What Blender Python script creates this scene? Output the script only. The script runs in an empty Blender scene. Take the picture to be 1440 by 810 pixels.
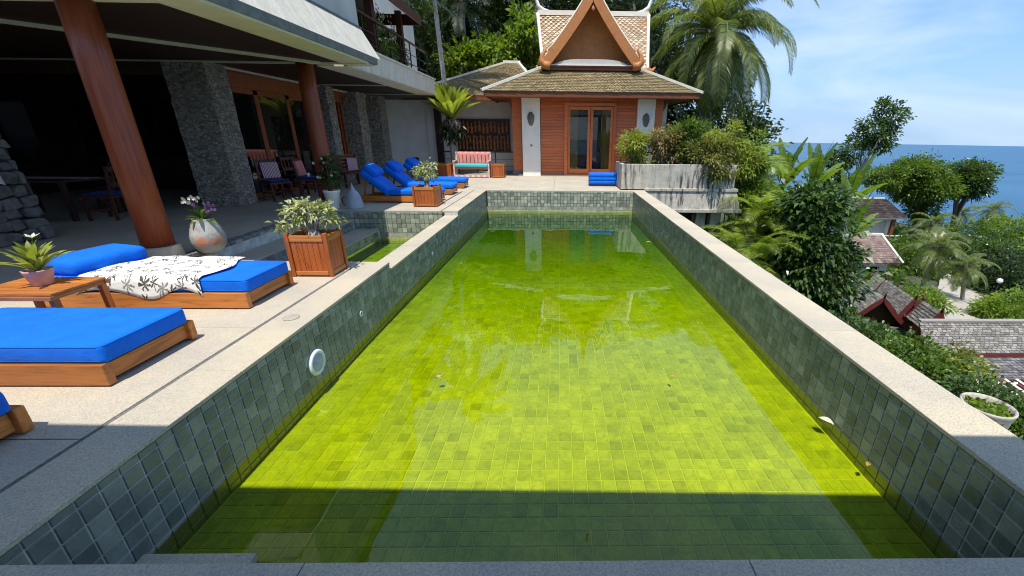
import bpy, bmesh, math, random
import numpy as np
from mathutils import Matrix, Vector
rng = np.random.default_rng(7)
random.seed(7)
R = math.radians
sc = bpy.context.scene
col = sc.collection

# ------------------------------------------------------------------ camera
cam_d = bpy.data.cameras.new('camera')
cam = bpy.data.objects.new('camera', cam_d)
col.objects.link(cam)
cam_d.sensor_width = 36.0
cam_d.lens = 578.76 / 1440 * 36.0
cam_d.shift_x = -(797.06 - 720) / 1440
cam_d.clip_start = 0.05
cam_d.clip_end = 60000
CR = Vector((0.99983759, -0.01495859, 0.01005145))
CD = Vector((0.00422395, -0.34769126, -0.93759956))
CF = Vector((0.01751997, 0.93748975, -0.34757161))
m = Matrix.Identity(4)
for i in range(3):
    m[i][0] = CR[i]; m[i][1] = -CD[i]; m[i][2] = -CF[i]
m.translation = Vector((0, 0, 1.62))
cam.matrix_world = m
sc.camera = cam

# ------------------------------------------------------------------ sky, sun, exposure
SUN_EL, SUN_FROM_X = 69.5, -0.05           # sun stands behind the camera, a touch to the left
sx, sy, sz = SUN_FROM_X, -1.0, math.tan(R(SUN_EL))
sun_dir = Vector((sx, sy, sz)).normalized()   # towards the sun
w = bpy.data.worlds.new('World'); sc.world = w; w.use_nodes = True
nt = w.node_tree; nt.nodes.clear()
def wn(t, **k):
    n = nt.nodes.new(t)
    for a, b in k.items(): setattr(n, a, b)
    return n
sky = wn('ShaderNodeTexSky', sky_type='NISHITA', sun_disc=False)
sky.sun_elevation = R(SUN_EL)
sky.sun_rotation = math.atan2(sun_dir.x, sun_dir.y)
sky.altitude = 60; sky.air_density = 1.0; sky.dust_density = 0.0; sky.ozone_density = 4.0
tc = wn('ShaderNodeTexCoord')
mp = wn('ShaderNodeMapping'); mp.inputs['Scale'].default_value = (1.3, 1.3, 4.5); mp.inputs['Rotation'].default_value = (0.25, 0.1, 0.4)
nz = wn('ShaderNodeTexNoise'); nz.inputs['Scale'].default_value = 1.9; nz.inputs['Detail'].default_value = 5; nz.inputs['Roughness'].default_value = 0.52
nz.inputs['Distortion'].default_value = 0.5
rp = wn('ShaderNodeValToRGB'); rp.color_ramp.elements[0].position = 0.41; rp.color_ramp.elements[1].position = 0.66
rp.color_ramp.elements[1].color = (0.62, 0.62, 0.62, 1)
mx = wn('ShaderNodeMixRGB'); mx.inputs[2].default_value = (3.5, 4.15, 4.85, 1)
bg = wn('ShaderNodeBackground'); bg.inputs[1].default_value = 0.15
wo = wn('ShaderNodeOutputWorld')
L = nt.links.new
L(tc.outputs['Generated'], mp.inputs[0]); L(mp.outputs[0], nz.inputs['Vector']); L(nz.outputs[0], rp.inputs[0])
sep = wn('ShaderNodeSeparateXYZ'); L(tc.outputs['Generated'], sep.inputs[0])
hz = wn('ShaderNodeMapRange', interpolation_type='SMOOTHSTEP'); hz.inputs[1].default_value = 0.0; hz.inputs[2].default_value = 0.16; hz.inputs[3].default_value = 0.9; hz.inputs[4].default_value = 0.0
L(sep.outputs[2], hz.inputs[0])                       # sea haze low over the horizon, all round
bl_ = wn('ShaderNodeMixRGB'); bl_.inputs[0].default_value = 0.65; bl_.inputs[2].default_value = (0.95, 1.95, 4.2, 1); L(sky.outputs[0], bl_.inputs[1])
mh = wn('ShaderNodeMixRGB'); mh.inputs[2].default_value = (1.85, 2.75, 3.95, 1); L(hz.outputs[0], mh.inputs[0]); L(bl_.outputs[0], mh.inputs[1])
L(rp.outputs[0], mx.inputs[0]); L(mh.outputs[0], mx.inputs[1]); L(mx.outputs[0], bg.inputs[0]); L(bg.outputs[0], wo.inputs[0])
sun_d = bpy.data.lights.new('sun', 'SUN'); sun_d.energy = 3.7; sun_d.angle = R(0.53); sun_d.color = (1.0, 0.955, 0.88)
sun = bpy.data.objects.new('sun', sun_d); col.objects.link(sun)
sun.rotation_euler = sun_dir.to_track_quat('Z', 'Y').to_euler()
sun.location = (0, -10, 30)
vs = sc.view_settings
vs.view_transform = 'Standard'; vs.look = 'None'; vs.exposure = 0.66; vs.gamma = 1.0; vs.use_curve_mapping = False
sc.render.engine = 'CYCLES'
sc.cycles.use_denoising = True; sc.cycles.filter_width = 1.05
sc.cycles.max_bounces = 8; sc.cycles.diffuse_bounces = 4; sc.cycles.glossy_bounces = 4
sc.cycles.transmission_bounces = 4; sc.cycles.transparent_max_bounces = 12; sc.cycles.volume_bounces = 0
sc.cycles.caustics_reflective = False; sc.cycles.caustics_refractive = False
sc.cycles.sample_clamp_indirect = 6.0

# ------------------------------------------------------------------ mesh helpers
class MB:
    """collects faces for one mesh; every face keeps a random value"""
    def __init__(s): s.v = []; s.f = []; s.r = []; s.sm = []
    def add(s, verts, faces, r=None, smooth=False):
        b = len(s.v); s.v += [tuple(p) for p in verts]
        r = random.random() if r is None else r
        for f in faces: s.f.append(tuple(b + i for i in f)); s.r.append(r); s.sm.append(smooth)
        return s
    def box(s, x0, x1, y0, y1, z0, z1, r=None):
        return s.add([(x0,y0,z0),(x1,y0,z0),(x1,y1,z0),(x0,y1,z0),(x0,y0,z1),(x1,y0,z1),(x1,y1,z1),(x0,y1,z1)],
                     [(0,3,2,1),(4,5,6,7),(0,1,5,4),(1,2,6,5),(2,3,7,6),(3,0,4,7)], r)
    def obox(s, mat4, sx, sy, sz, r=None, jit=0.0):
        p = []
        for z in (-.5, .5):
            for x, y in ((-.5,-.5),(.5,-.5),(.5,.5),(-.5,.5)):
                q = Vector((x*sx, y*sy, z*sz))
                if jit: q += Vector((random.uniform(-jit,jit), random.uniform(-jit,jit), random.uniform(-jit,jit)))
                p.append(mat4 @ q)
        return s.add(p, [(0,3,2,1),(4,5,6,7),(0,1,5,4),(1,2,6,5),(2,3,7,6),(3,0,4,7)], r)
    def bar(s, a, b, w, h, up=(0,0,1), r=None):
        """a rectangular bar from a to b"""
        a = Vector(a); b = Vector(b); d = b - a; n = d.normalized()
        u = Vector(up); sd = n.cross(u)
        if sd.length < 1e-4: sd = n.cross(Vector((0,1,0)))
        sd.normalize(); u = sd.cross(n)
        p = []
        for c in (a, b):
            for i, j in ((-1,-1),(1,-1),(1,1),(-1,1)): p.append(c + sd*(i*w/2) + u*(j*h/2))
        return s.add(p, [(0,3,2,1),(4,5,6,7),(0,1,5,4),(1,2,6,5),(2,3,7,6),(3,0,4,7)], r)
    def prism(s, poly, off, r=None):
        """poly: 3-d points of one face, off: extrusion vector"""
        n = len(poly); o = Vector(off)
        p = [Vector(q) for q in poly]; p += [q + o for q in p]
        f = [tuple(range(n-1, -1, -1)), tuple(range(n, 2*n))] + [(i, (i+1) % n, n + (i+1) % n, n + i) for i in range(n)]
        return s.add(p, f, r)
    def quad(s, a, b, c, d, r=None): return s.add([a,b,c,d], [(0,1,2,3)], r)
    def tube(s, path, radii, n=8, cap=True, r=None, smooth=True):
        path = [Vector(q) for q in path]
        if not hasattr(radii, '__len__'): radii = [radii]*len(path)
        vs_ = []; prev = None
        for i, q in enumerate(path):
            d = (path[min(i+1, len(path)-1)] - path[max(i-1, 0)]).normalized()
            ref = Vector((0,0,1)) if abs(d.z) < .9 else Vector((1,0,0))
            if prev is None: a = d.cross(ref).normalized()
            else:
                a = prev - d*prev.dot(d)
                a = a.normalized() if a.length > 1e-5 else d.cross(ref).normalized()
            prev = a; b = d.cross(a)
            for k in range(n):
                t = 2*math.pi*k/n; vs_.append(q + (a*math.cos(t) + b*math.sin(t))*radii[i])
        f = []
        for i in range(len(path)-1):
            for k in range(n): f.append((i*n+k, i*n+(k+1) % n, (i+1)*n+(k+1) % n, (i+1)*n+k))
        s.add(vs_, f, r, smooth)
        if cap:
            m_ = len(path)-1; bse = len(s.v) - len(vs_)
            s.f.append(tuple(bse+k for k in range(n-1,-1,-1))); s.r.append(s.r[-1]); s.sm.append(False)
            s.f.append(tuple(bse+m_*n+k for k in range(n))); s.r.append(s.r[-1]); s.sm.append(False)
        return s
    def lathe(s, prof, c=(0,0,0), n=24, r=None, smooth=True):
        vs_ = []
        for rad, z in prof:
            for k in range(n):
                t = 2*math.pi*k/n; vs_.append((c[0]+rad*math.cos(t), c[1]+rad*math.sin(t), c[2]+z))
        f = [(i*n+k, i*n+(k+1) % n, (i+1)*n+(k+1) % n, (i+1)*n+k) for i in range(len(prof)-1) for k in range(n)]
        f2 = []
        if prof[0][0] > 1e-4: f2.append(tuple(range(n-1,-1,-1)))
        b = (len(prof)-1)*n
        if prof[-1][0] > 1e-4: f2.append(tuple(b+k for k in range(n)))
        s.add(vs_, f, r, smooth); bse = len(s.v)-len(vs_)
        for q in f2: s.f.append(tuple(bse+i for i in q)); s.r.append(s.r[-1]); s.sm.append(False)
        return s
    def mesh(s, name, mat=None):
        me = bpy.data.meshes.new(name)
        me.from_pydata(s.v, [], s.f)
        a = me.attributes.new('rnd', 'FLOAT', 'FACE'); a.data.foreach_set('value', s.r)
        me.polygons.foreach_set('use_smooth', s.sm)
        if mat: me.materials.append(mat)
        me.update(); return me
    def build(s, name, mat, parent=None, loc=(0,0,0)):
        return obj(name, s.mesh(name, mat), parent, loc)

def np_mesh(name, verts, quads, rnd, mat):
    """verts (N,3), quads (M,4) as arrays -> mesh"""
    me = bpy.data.meshes.new(name)
    me.vertices.add(len(verts)); me.vertices.foreach_set('co', np.ascontiguousarray(verts, np.float32).ravel())
    nq = len(quads)
    me.loops.add(nq*4); me.loops.foreach_set('vertex_index', np.ascontiguousarray(quads, np.int32).ravel())
    me.polygons.add(nq)
    me.polygons.foreach_set('loop_start', np.arange(0, nq*4, 4, dtype=np.int32))
    a = me.attributes.new('rnd', 'FLOAT', 'FACE'); a.data.foreach_set('value', np.ascontiguousarray(rnd, np.float32))
    me.materials.append(mat); me.update(calc_edges=True)
    return me

def obj(name, me, parent=None, loc=(0,0,0)):
    o = bpy.data.objects.new(name, me); col.objects.link(o); o.location = loc
    if parent is not None: o.parent = parent
    return o
def tag(o, label=None, cat=None, group=None, kind=None):
    if label: o['label'] = label
    if cat: o['category'] = cat
    if group: o['group'] = group
    if kind: o['kind'] = kind
    return o
def thing(name, label, cat, loc=(0,0,0), rz=0.0, group=None):
    o = bpy.data.objects.new(name, None); col.objects.link(o); o.empty_display_size = .2
    o.location = loc; o.rotation_euler = (0, 0, rz)
    return tag(o, label, cat, group)
def struct(name, mb, mat, parent=None):
    o = mb.build(name, mat, parent)
    if parent is None: o['kind'] = 'structure'
    return o
def bev(o, wdt=.006, seg=2):
    b = o.modifiers.new('bevel', 'BEVEL'); b.width = wdt; b.segments = seg; b.limit_method = 'ANGLE'; b.angle_limit = R(40)
    return o
def copy_tree(o, parent=None):
    c = o.copy(); col.objects.link(c); c.parent = parent
    for ch in o.children: copy_tree(ch, c)
    return c
def cushion_mesh(lx, ly, lz, rad, mat, seg=4, puff=0.0, name='cushion'):
    """a rounded box standing on z = 0, centred in x and y"""
    bm = bmesh.new(); bmesh.ops.create_cube(bm, size=1.0)
    for v in bm.verts: v.co = Vector((v.co.x*lx, v.co.y*ly, (v.co.z+.5)*lz))
    bmesh.ops.bevel(bm, geom=list(bm.edges), offset=rad, segments=seg, profile=.6, affect='EDGES')
    if puff:
        bmesh.ops.subdivide_edges(bm, edges=[e for e in bm.edges if e.calc_length() > .12], cuts=7, use_grid_fill=True)
        for v in bm.verts:
            a = 1-(2*v.co.x/lx)**2; b = 1-(2*v.co.y/ly)**2
            k = max(0, a)**.6*max(0, b)**.6
            v.co.z += puff*k*(1 if v.co.z > lz*.5 else -.2)*(1+.35*math.sin(v.co.x*7.3+v.co.y*3)+.3*math.sin(v.co.y*11-v.co.x*4.1))
    me = bpy.data.meshes.new(name); bm.to_mesh(me); bm.free()
    for p in me.polygons: p.use_smooth = True
    me.materials.append(mat); return me

# ------------------------------------------------------------------ materials
def new_mat(name):
    mt = bpy.data.materials.new(name); mt.use_nodes = True
    n = mt.node_tree; b = n.nodes['Principled BSDF']; return mt, n, b
def nd(n, t, **k):
    q = n.nodes.new(t)
    for a, b in k.items():
        if a.startswith('i_'):
            key = a[2:]; key = int(key) if key.isdigit() else key.replace('_', ' ')
            q.inputs[key].default_value = b
        else: setattr(q, a, b)
    return q
def c4(c): return (c[0], c[1], c[2], 1)
def coords(n, scale=(1,1,1), kind='Object', rot=(0,0,0)):
    t = nd(n, 'ShaderNodeTexCoord'); mpp = nd(n, 'ShaderNodeMapping')
    mpp.inputs['Scale'].default_value = scale; mpp.inputs['Rotation'].default_value = rot
    n.links.new(t.outputs[kind], mpp.inputs[0]); return mpp.outputs[0]
def ramp(n, fac, stops):
    r_ = nd(n, 'ShaderNodeValToRGB'); e = r_.color_ramp.elements
    while len(e) < len(stops): e.new(.5)
    for i, (p, c) in enumerate(stops): e[i].position = p; e[i].color = c4(c)
    n.links.new(fac, r_.inputs[0]); return r_.outputs[0]
def noise(n, vec, scale, detail=4, rough=.55, dist=0.0):
    q = nd(n, 'ShaderNodeTexNoise', i_Scale=scale, i_Detail=detail, i_Roughness=rough, i_Distortion=dist)
    n.links.new(vec, q.inputs['Vector']); return q.outputs['Fac']
def mixc(n, fac, a, b, mode='MIX'):
    q = nd(n, 'ShaderNodeMixRGB', blend_type=mode)
    for i, v_ in ((0, fac), (1, a), (2, b)):
        if isinstance(v_, (int, float)): q.inputs[i].default_value = v_
        elif isinstance(v_, tuple): q.inputs[i].default_value = c4(v_)
        else: n.links.new(v_, q.inputs[i])
    return q.outputs[0]
def bump(n, b, h, strength=.3, dist=.01):
    q = nd(n, 'ShaderNodeBump', i_Strength=strength, i_Distance=dist)
    n.links.new(h, q.inputs['Height']); n.links.new(q.outputs[0], b.inputs['Normal']); return q
def rnd_attr(n): return nd(n, 'ShaderNodeAttribute', attribute_name='rnd').outputs['Fac']
def obj_rnd(n): return nd(n, 'ShaderNodeObjectInfo').outputs['Random']

def m_plain(name, c, rough=.6, var=.15, scale=6, bumps=.1, bd=.004, spec=.4, metal=0):
    mt, n, b = new_mat(name); v_ = coords(n)
    f = noise(n, v_, scale, 5)
    lo = tuple(x*(1-var) for x in c); hi = tuple(min(1, x*(1+var)) for x in c)
    n.links.new(ramp(n, f, [(.3, lo), (.7, hi)]), b.inputs['Base Color'])
    b.inputs['Roughness'].default_value = rough; b.inputs['Specular IOR Level'].default_value = spec; b.inputs['Metallic'].default_value = metal
    if bumps: bump(n, b, noise(n, v_, scale*8, 4), bumps, bd)
    return mt
def m_stone(name, c, speck=.35, sscale=160, rough=.75, big=.12, bs=.35, warm=(1.05,1,.9)):
    """granite with aggregate specks, blotches and faint stains"""
    mt, n, b = new_mat(name); v_ = coords(n)
    sp = nd(n, 'ShaderNodeTexVoronoi', i_Scale=sscale); n.links.new(v_, sp.inputs['Vector'])
    s2 = noise(n, v_, sscale*.6, 3, .7)
    lo = tuple(x*(1-speck) for x in c); hi = tuple(min(.9, x*(1+speck*.55)) for x in c)
    a = ramp(n, sp.outputs['Color'], [(.15, lo), (.5, c), (.85, hi)])
    a = mixc(n, .5, a, ramp(n, s2, [(.35, lo), (.65, hi)]))
    bl = noise(n, v_, 1.4, 6, .6)
    a = mixc(n, 1.0, a, ramp(n, bl, [(.3, (1-big,1-big,1-big*.8)), (.7, warm)]), 'MULTIPLY')
    n.links.new(a, b.inputs['Base Color']); b.inputs['Roughness'].default_value = rough; b.inputs['Specular IOR Level'].default_value = .3
    bump(n, b, s2, bs, .003); return mt
def m_wood(name, c, grain=(1.2, 14, 14), rough=.42, var=.45, rot=(0,0,0), attr=True):
    """grain runs along local x unless the scale says otherwise"""
    mt, n, b = new_mat(name); v_ = coords(n, grain, rot=rot)
    oi = nd(n, 'ShaderNodeObjectInfo')
    ad = nd(n, 'ShaderNodeVectorMath', operation='MULTIPLY_ADD'); n.links.new(oi.outputs['Random'], ad.inputs[0])
    ad.inputs[1].default_value = (31, 17, 23); n.links.new(v_, ad.inputs[2])
    f = noise(n, ad.outputs[0], 1.5, 6, .6, 1.2)
    lo = tuple(x*(1-var) for x in c); hi = tuple(min(1, x*(1+var*.6)) for x in c)
    a = ramp(n, f, [(.28, lo), (.5, c), (.75, hi)])
    rr = nd(n, 'ShaderNodeMath', operation='ADD'); n.links.new(oi.outputs['Random'], rr.inputs[0])
    if attr: n.links.new(rnd_attr(n), rr.inputs[1])
    md = nd(n, 'ShaderNodeMath', operation='FRACT'); n.links.new(rr.outputs[0], md.inputs[0])
    a = mixc(n, .8, a, ramp(n, md.outputs[0], [(0, (.72,.70,.68)), (1, (1.12,1.1,1.05))]), 'MULTIPLY')
    n.links.new(a, b.inputs['Base Color']); b.inputs['Roughness'].default_value = rough; b.inputs['Specular IOR Level'].default_value = .4
    bump(n, b, f, .25, .003); return mt
def m_tile(name, use_obj, under, pale=1.0):
    """glazed slate-green pool tile; `under`: the film of algae on tiles under water"""
    mt, n, b = new_mat(name); v_ = coords(n, kind='Object')
    r1 = obj_rnd(n) if use_obj else rnd_attr(n)
    geo = nd(n, 'ShaderNodeNewGeometry').outputs['Position']
    f = noise(n, geo, 9, 5, .6)
    f2 = noise(n, geo, 1.1, 4, .6)
    if under:
        a = ramp(n, r1, [(0, (.50,.45,.27)), (.08, (.61,.55,.31)), (.6, (.70,.615,.34)), (1, (.77,.68,.38))])
        of = nd(n, 'ShaderNodeVectorMath', operation='MULTIPLY_ADD'); n.links.new(r1, of.inputs[0]); of.inputs[1].default_value = (37, 53, 0); n.links.new(geo, of.inputs[2])
        a = mixc(n, .75, a, ramp(n, noise(n, of.outputs[0], 13, 5, .65, 1.2), [(.3, (.62,.69,.64)), (.55, (1.0,1.0,.95)), (.75, (1.15,1.13,1.0))]), 'MULTIPLY')
        a = mixc(n, .55, a, ramp(n, f2, [(.3, (.62,.66,.55)), (.7, (1.1,1.1,1.0))]), 'MULTIPLY')
        a = mixc(n, .45, a, ramp(n, f, [(.3, (.65,.7,.6)), (.7, (1.1,1.1,1.1))]), 'MULTIPLY')
        b.inputs['Roughness'].default_value = .6
    else:
        a = ramp(n, r1, [(0, (.115,.128,.124)), (.25, (.155,.172,.165)), (.6, (.185,.203,.19)), (.85, (.23,.247,.228)), (1, (.30,.31,.28))])
        a = mixc(n, .6, a, ramp(n, f, [(.25, (.6,.62,.6)), (.75, (1.3,1.3,1.25))]), 'MULTIPLY')
        a = mixc(n, .4, a, ramp(n, f2, [(.3, (.8,.85,.8)), (.7, (1.2,1.15,1.1))]), 'MULTIPLY')
        sz_ = nd(n, 'ShaderNodeSeparateXYZ'); n.links.new(geo, sz_.inputs[0])
        wl_ = nd(n, 'ShaderNodeMapRange', i_1=-.55, i_2=-.625, i_3=0.0, i_4=.6); n.links.new(sz_.outputs[2], wl_.inputs[0])
        wm_ = nd(n, 'ShaderNodeMath', operation='MULTIPLY'); n.links.new(wl_.outputs[0], wm_.inputs[0]); n.links.new(ramp(n, noise(n, geo, 6, 5, .7), [(.35, (.1,)*3), (.6, (1,)*3)]), wm_.inputs[1])
        a = mixc(n, wm_.outputs[0], a, (.30,.29,.22))      # lime scale along the waterline
        al_ = nd(n, 'ShaderNodeMapRange', i_1=-.618, i_2=-.635, i_3=0.0, i_4=.85); n.links.new(sz_.outputs[2], al_.inputs[0])
        a = mixc(n, al_.outputs[0], a, (.52,.48,.27))      # algae film below the water level
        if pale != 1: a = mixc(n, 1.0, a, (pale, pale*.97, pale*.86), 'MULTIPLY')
        n.links.new(ramp(n, f, [(.3, (.16,)*3), (.7, (.38,)*3)]), b.inputs['Roughness'])
    n.links.new(a, b.inputs['Base Color'])
    bump(n, b, f, .12, .003); return mt
def m_leaf(name, dark, mid, light, trans=.35, rough=.42, spec=.4):
    mt, n, b = new_mat(name)
    a = ramp(n, rnd_attr(n), [(0, dark), (.5, mid), (1, light)])
    v_ = nd(n, 'ShaderNodeNewGeometry').outputs['Position']
    a = mixc(n, .5, a, ramp(n, noise(n, v_, .9, 3), [(.3, (.7,.74,.66)), (.7, (1.2,1.16,1.05))]), 'MULTIPLY')
    n.links.new(a, b.inputs['Base Color']); b.inputs['Roughness'].default_value = rough; b.inputs['Specular IOR Level'].default_value = spec
    tr = nd(n, 'ShaderNodeBsdfTranslucent')
    ty = mixc(n, 1.0, a, (1.3, 1.35, .5), 'MULTIPLY'); n.links.new(ty, tr.inputs[0])
    ms = nd(n, 'ShaderNodeMixShader', i_0=trans)
    n.links.new(b.outputs[0], ms.inputs[1]); n.links.new(tr.outputs[0], ms.inputs[2])
    n.links.new(ms.outputs[0], n.nodes['Material Output'].inputs[0]); return mt
def m_shingle(name, lo, mid, hi, moss=None, rough=.85):
    mt, n, b = new_mat(name)
    a = ramp(n, rnd_attr(n), [(0, lo), (.5, mid), (1, hi)])
    v_ = nd(n, 'ShaderNodeNewGeometry').outputs['Position']
    if moss: a = mixc(n, ramp(n, noise(n, v_, 1.2, 5, .65), [(.42, (0,0,0)), (.62, (.8,.8,.8))]), a, moss)
    a = mixc(n, .5, a, ramp(n, noise(n, v_, 14, 4), [(.3, (.6,.6,.6)), (.7, (1.25,1.25,1.25))]), 'MULTIPLY')
    n.links.new(a, b.inputs['Base Color']); b.inputs['Roughness'].default_value = rough; b.inputs['Specular IOR Level'].default_value = .25
    bump(n, b, noise(n, v_, 40, 3), .3, .004); return mt
def m_fabric(name, c, rough=.8, wr=.35):
    mt, n, b = new_mat(name); v_ = coords(n)
    f = noise(n, v_, 5, 4, .5, .6)
    n.links.new(ramp(n, f, [(.3, tuple(x*.86 for x in c)), (.7, tuple(min(1, x*1.1) for x in c))]), b.inputs['Base Color'])
    b.inputs['Roughness'].default_value = rough; b.inputs['Specular IOR Level'].default_value = .2
    b.inputs['Sheen Weight'].default_value = .05
    w1 = nd(n, 'ShaderNodeTexNoise', i_Scale=900, i_Detail=1); n.links.new(v_, w1.inputs['Vector'])
    hh = nd(n, 'ShaderNodeMath', operation='MULTIPLY_ADD'); n.links.new(w1.outputs[0], hh.inputs[0]); hh.inputs[1].default_value = .03; n.links.new(f, hh.inputs[2])
    bump(n, b, hh.outputs[0], wr, .05); return mt

M = {}
M['granite'] = m_stone('washed_granite', (.50,.455,.365), big=.24)
M['coping'] = m_stone('coping_granite', (.52,.47,.365), speck=.42, sscale=170, big=.22)
M['terrace'] = m_stone('shade_toned_stone', (.40,.36,.29), speck=.2, sscale=90, big=.2)  # deck stone toned down, the shade under the villa put into its colour
M['grout'] = m_plain('tile_grout', (.46,.465,.415), .9, .3, 9, .3)
M['grout_under'] = m_plain('algae_grout', (.72,.66,.37), .9, .2, 5, .2)
M['tile'] = m_tile('slate_tile', True, False); M['tile_s'] = m_tile('slate_tile_field', False, False)
M['tile_p'] = m_tile('limed_sunlit_tile_field', False, False, 1.6)  # paler copy: lime deposits plus the sun on these walls, put into the colour
M['ftile'] = m_tile('algae_tile', True, True); M['ftile_s'] = m_tile('algae_tile_field', False, True)
M['teak'] = m_wood('oiled_teak', (.47,.165,.036))
M['teak_y'] = m_wood('oiled_teak_across', (.47,.165,.036), (14, 1.2, 14))
M['teak_v'] = m_wood('oiled_teak_upright', (.40,.105,.024), (14, 14, 1.2))
M['board'] = m_wood('red_timber_board', (.60,.165,.045), (1.0, 12, 12), .42, .3)
M['timber'] = m_wood('brown_timber', (.20,.062,.022), (4, 4, 4), .5, .3)
M['gable_wood'] = m_wood('gable_timber', (.47,.185,.055), (3, 3, 3), .55, .2)
M['lacquer'] = m_wood('lacquered_column', (.25,.055,.018), (16, 16, .8), .36, .4)
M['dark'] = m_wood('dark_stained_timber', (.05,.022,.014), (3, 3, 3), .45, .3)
M['darkred'] = m_wood('dark_red_timber', (.085,.026,.015), (6, 6, 6), .45, .3)
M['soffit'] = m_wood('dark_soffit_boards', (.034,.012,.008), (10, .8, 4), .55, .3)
M['blue'] = m_fabric('blue_canvas', (.001,.135,.66))
M['navy'] = m_fabric('navy_canvas', (.006,.03,.15))
M['turq'] = m_fabric('turquoise_canvas', (.08,.42,.46))
M['pink'] = m_fabric('pink_cloth', (.62,.22,.19))
M['cream_cloth'] = m_fabric('cream_cloth', (.72,.69,.62))
M['cream'] = m_plain('cream_render', (.64,.60,.47), .8, .08, 3, .15)
M['white'] = m_plain('white_render', (.84,.80,.72), .8, .07, 2, .15)
M['grey_render'] = m_plain('grey_render', (.50,.475,.43), .8, .12, 2, .15)
M['slab_edge'] = m_plain('grey_slab_edge', (.15,.152,.14), .8, .25, 8, .3)
M['iron'] = m_plain('dark_iron', (.02,.02,.02), .5, .2, 8, .1)
M['trunk'] = m_plain('palm_bark', (.36,.34,.30), .9, .3, 9, .6, .02)
M['bark'] = m_plain('tree_bark', (.16,.12,.085), .9, .35, 9, .6, .02)
M['soil'] = m_plain('potting_soil', (.05,.035,.025), .95, .4, 30, .8, .02)
M['plastic'] = m_plain('white_plastic', (.78,.79,.80), .35, .04, 4, 0)
M['cone'] = m_plain('grey_metal', (.30,.34,.40), .45, .15, 6, .1)
# ================================================================== pool
PX, PY0, PY1 = 2.305, 1.165, 13.1        # half width, near end, far end
ZW, ZF = -0.626, -0.762                  # water level, pool floor
def fz(y): return ZF - max(0.0, y-4.5)*.019      # the floor falls away towards the far end
T = 0.104                                # tile pitch
def tile_mesh(name, mat, s=.0985, sh=None, t=.006, ch=.0035):
    sh = s if sh is None else sh
    b = MB(); a, c = s/2, sh/2; a2, c2 = a-ch, c-ch
    b.add([(-a,-c,0),(a,-c,0),(a,c,0),(-a,c,0),(-a2,-c2,t),(a2,-c2,t),(a2,c2,t),(-a2,c2,t)],
          [(4,5,6,7),(0,1,5,4),(1,2,6,5),(2,3,7,6),(3,0,4,7)])
    return b.mesh(name, mat)
def tile_into(b, mw, s=.0985, sh=None, t=.006, ch=.0035, r=None):
    sh = s if sh is None else sh
    a, c = s/2, sh/2; a2, c2 = a-ch, c-ch
    p = [(-a,-c,0),(a,-c,0),(a,c,0),(-a,c,0),(-a2,-c2,t),(a2,-c2,t),(a2,c2,t),(-a2,c2,t)]
    b.add([mw @ Vector(q) for q in p], [(4,5,6,7),(0,1,5,4),(1,2,6,5),(2,3,7,6),(3,0,4,7)], r)
ROT = {'up': Matrix.Identity(4), '+x': Matrix.Rotation(R(90), 4, 'Y') , '-x': Matrix.Rotation(R(-90), 4, 'Y'),
       '-y': Matrix.Rotation(R(90), 4, 'X'), '+y': Matrix.Rotation(R(-90), 4, 'X')}
def jit(a=.006): return Matrix.Rotation(random.gauss(0, a), 4, 'X') @ Matrix.Rotation(random.gauss(0, a), 4, 'Y')
def tile_field(parent, spots, face, me, mat_s, limit=300, key=None, tsz=.0965):
    """the `limit` tiles that show largest are objects, the rest one field"""
    spots = sorted(spots, key=key) if key else spots
    far = MB()
    for i, p in enumerate(spots):
        mw = Matrix.Translation(p) @ ROT[face] @ jit()
        if i < limit:
            o = obj('tile', me, parent); o.matrix_local = mw
        else: tile_into(far, mw, tsz)
    if far.f:
        o = far.build('tile_field', mat_s, parent); o['kind'] = 'stuff'
dist = lambda p: (Vector(p) - Vector((0, 0, 1.62))).length
# floor
b = MB(); b.prism([(-PX-.02, 1.0, ZF-.0045), (-PX-.02, 4.5, ZF-.0045), (-PX-.02, PY1+.02, fz(PY1+.02)-.0045), (-PX-.02, PY1+.02, -1.5), (-PX-.02, 1.0, -1.5)], (2*PX+.04, 0, 0))
pf = struct('pool_floor', b, M['grout_under'])
nx = int(2*PX/T); ox = -nx*T/2 + T/2
spots = [(ox+i*T, 1.10+T/2+j*T, fz(1.10+T/2+j*T)-.004) for j in range(int((PY1-1.10)/T)) for i in range(nx)]
me_f = tile_mesh('floor_tile', M['ftile'], .0975)
near = [p for p in spots if p[1] > 1.62]; hid = [p for p in spots if p[1] <= 1.62]
tile_field(pf, near + hid, 'up', me_f, M['ftile_s'], 300, lambda p: dist(p) if p[1] > 1.62 else 99, .0975)
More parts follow.
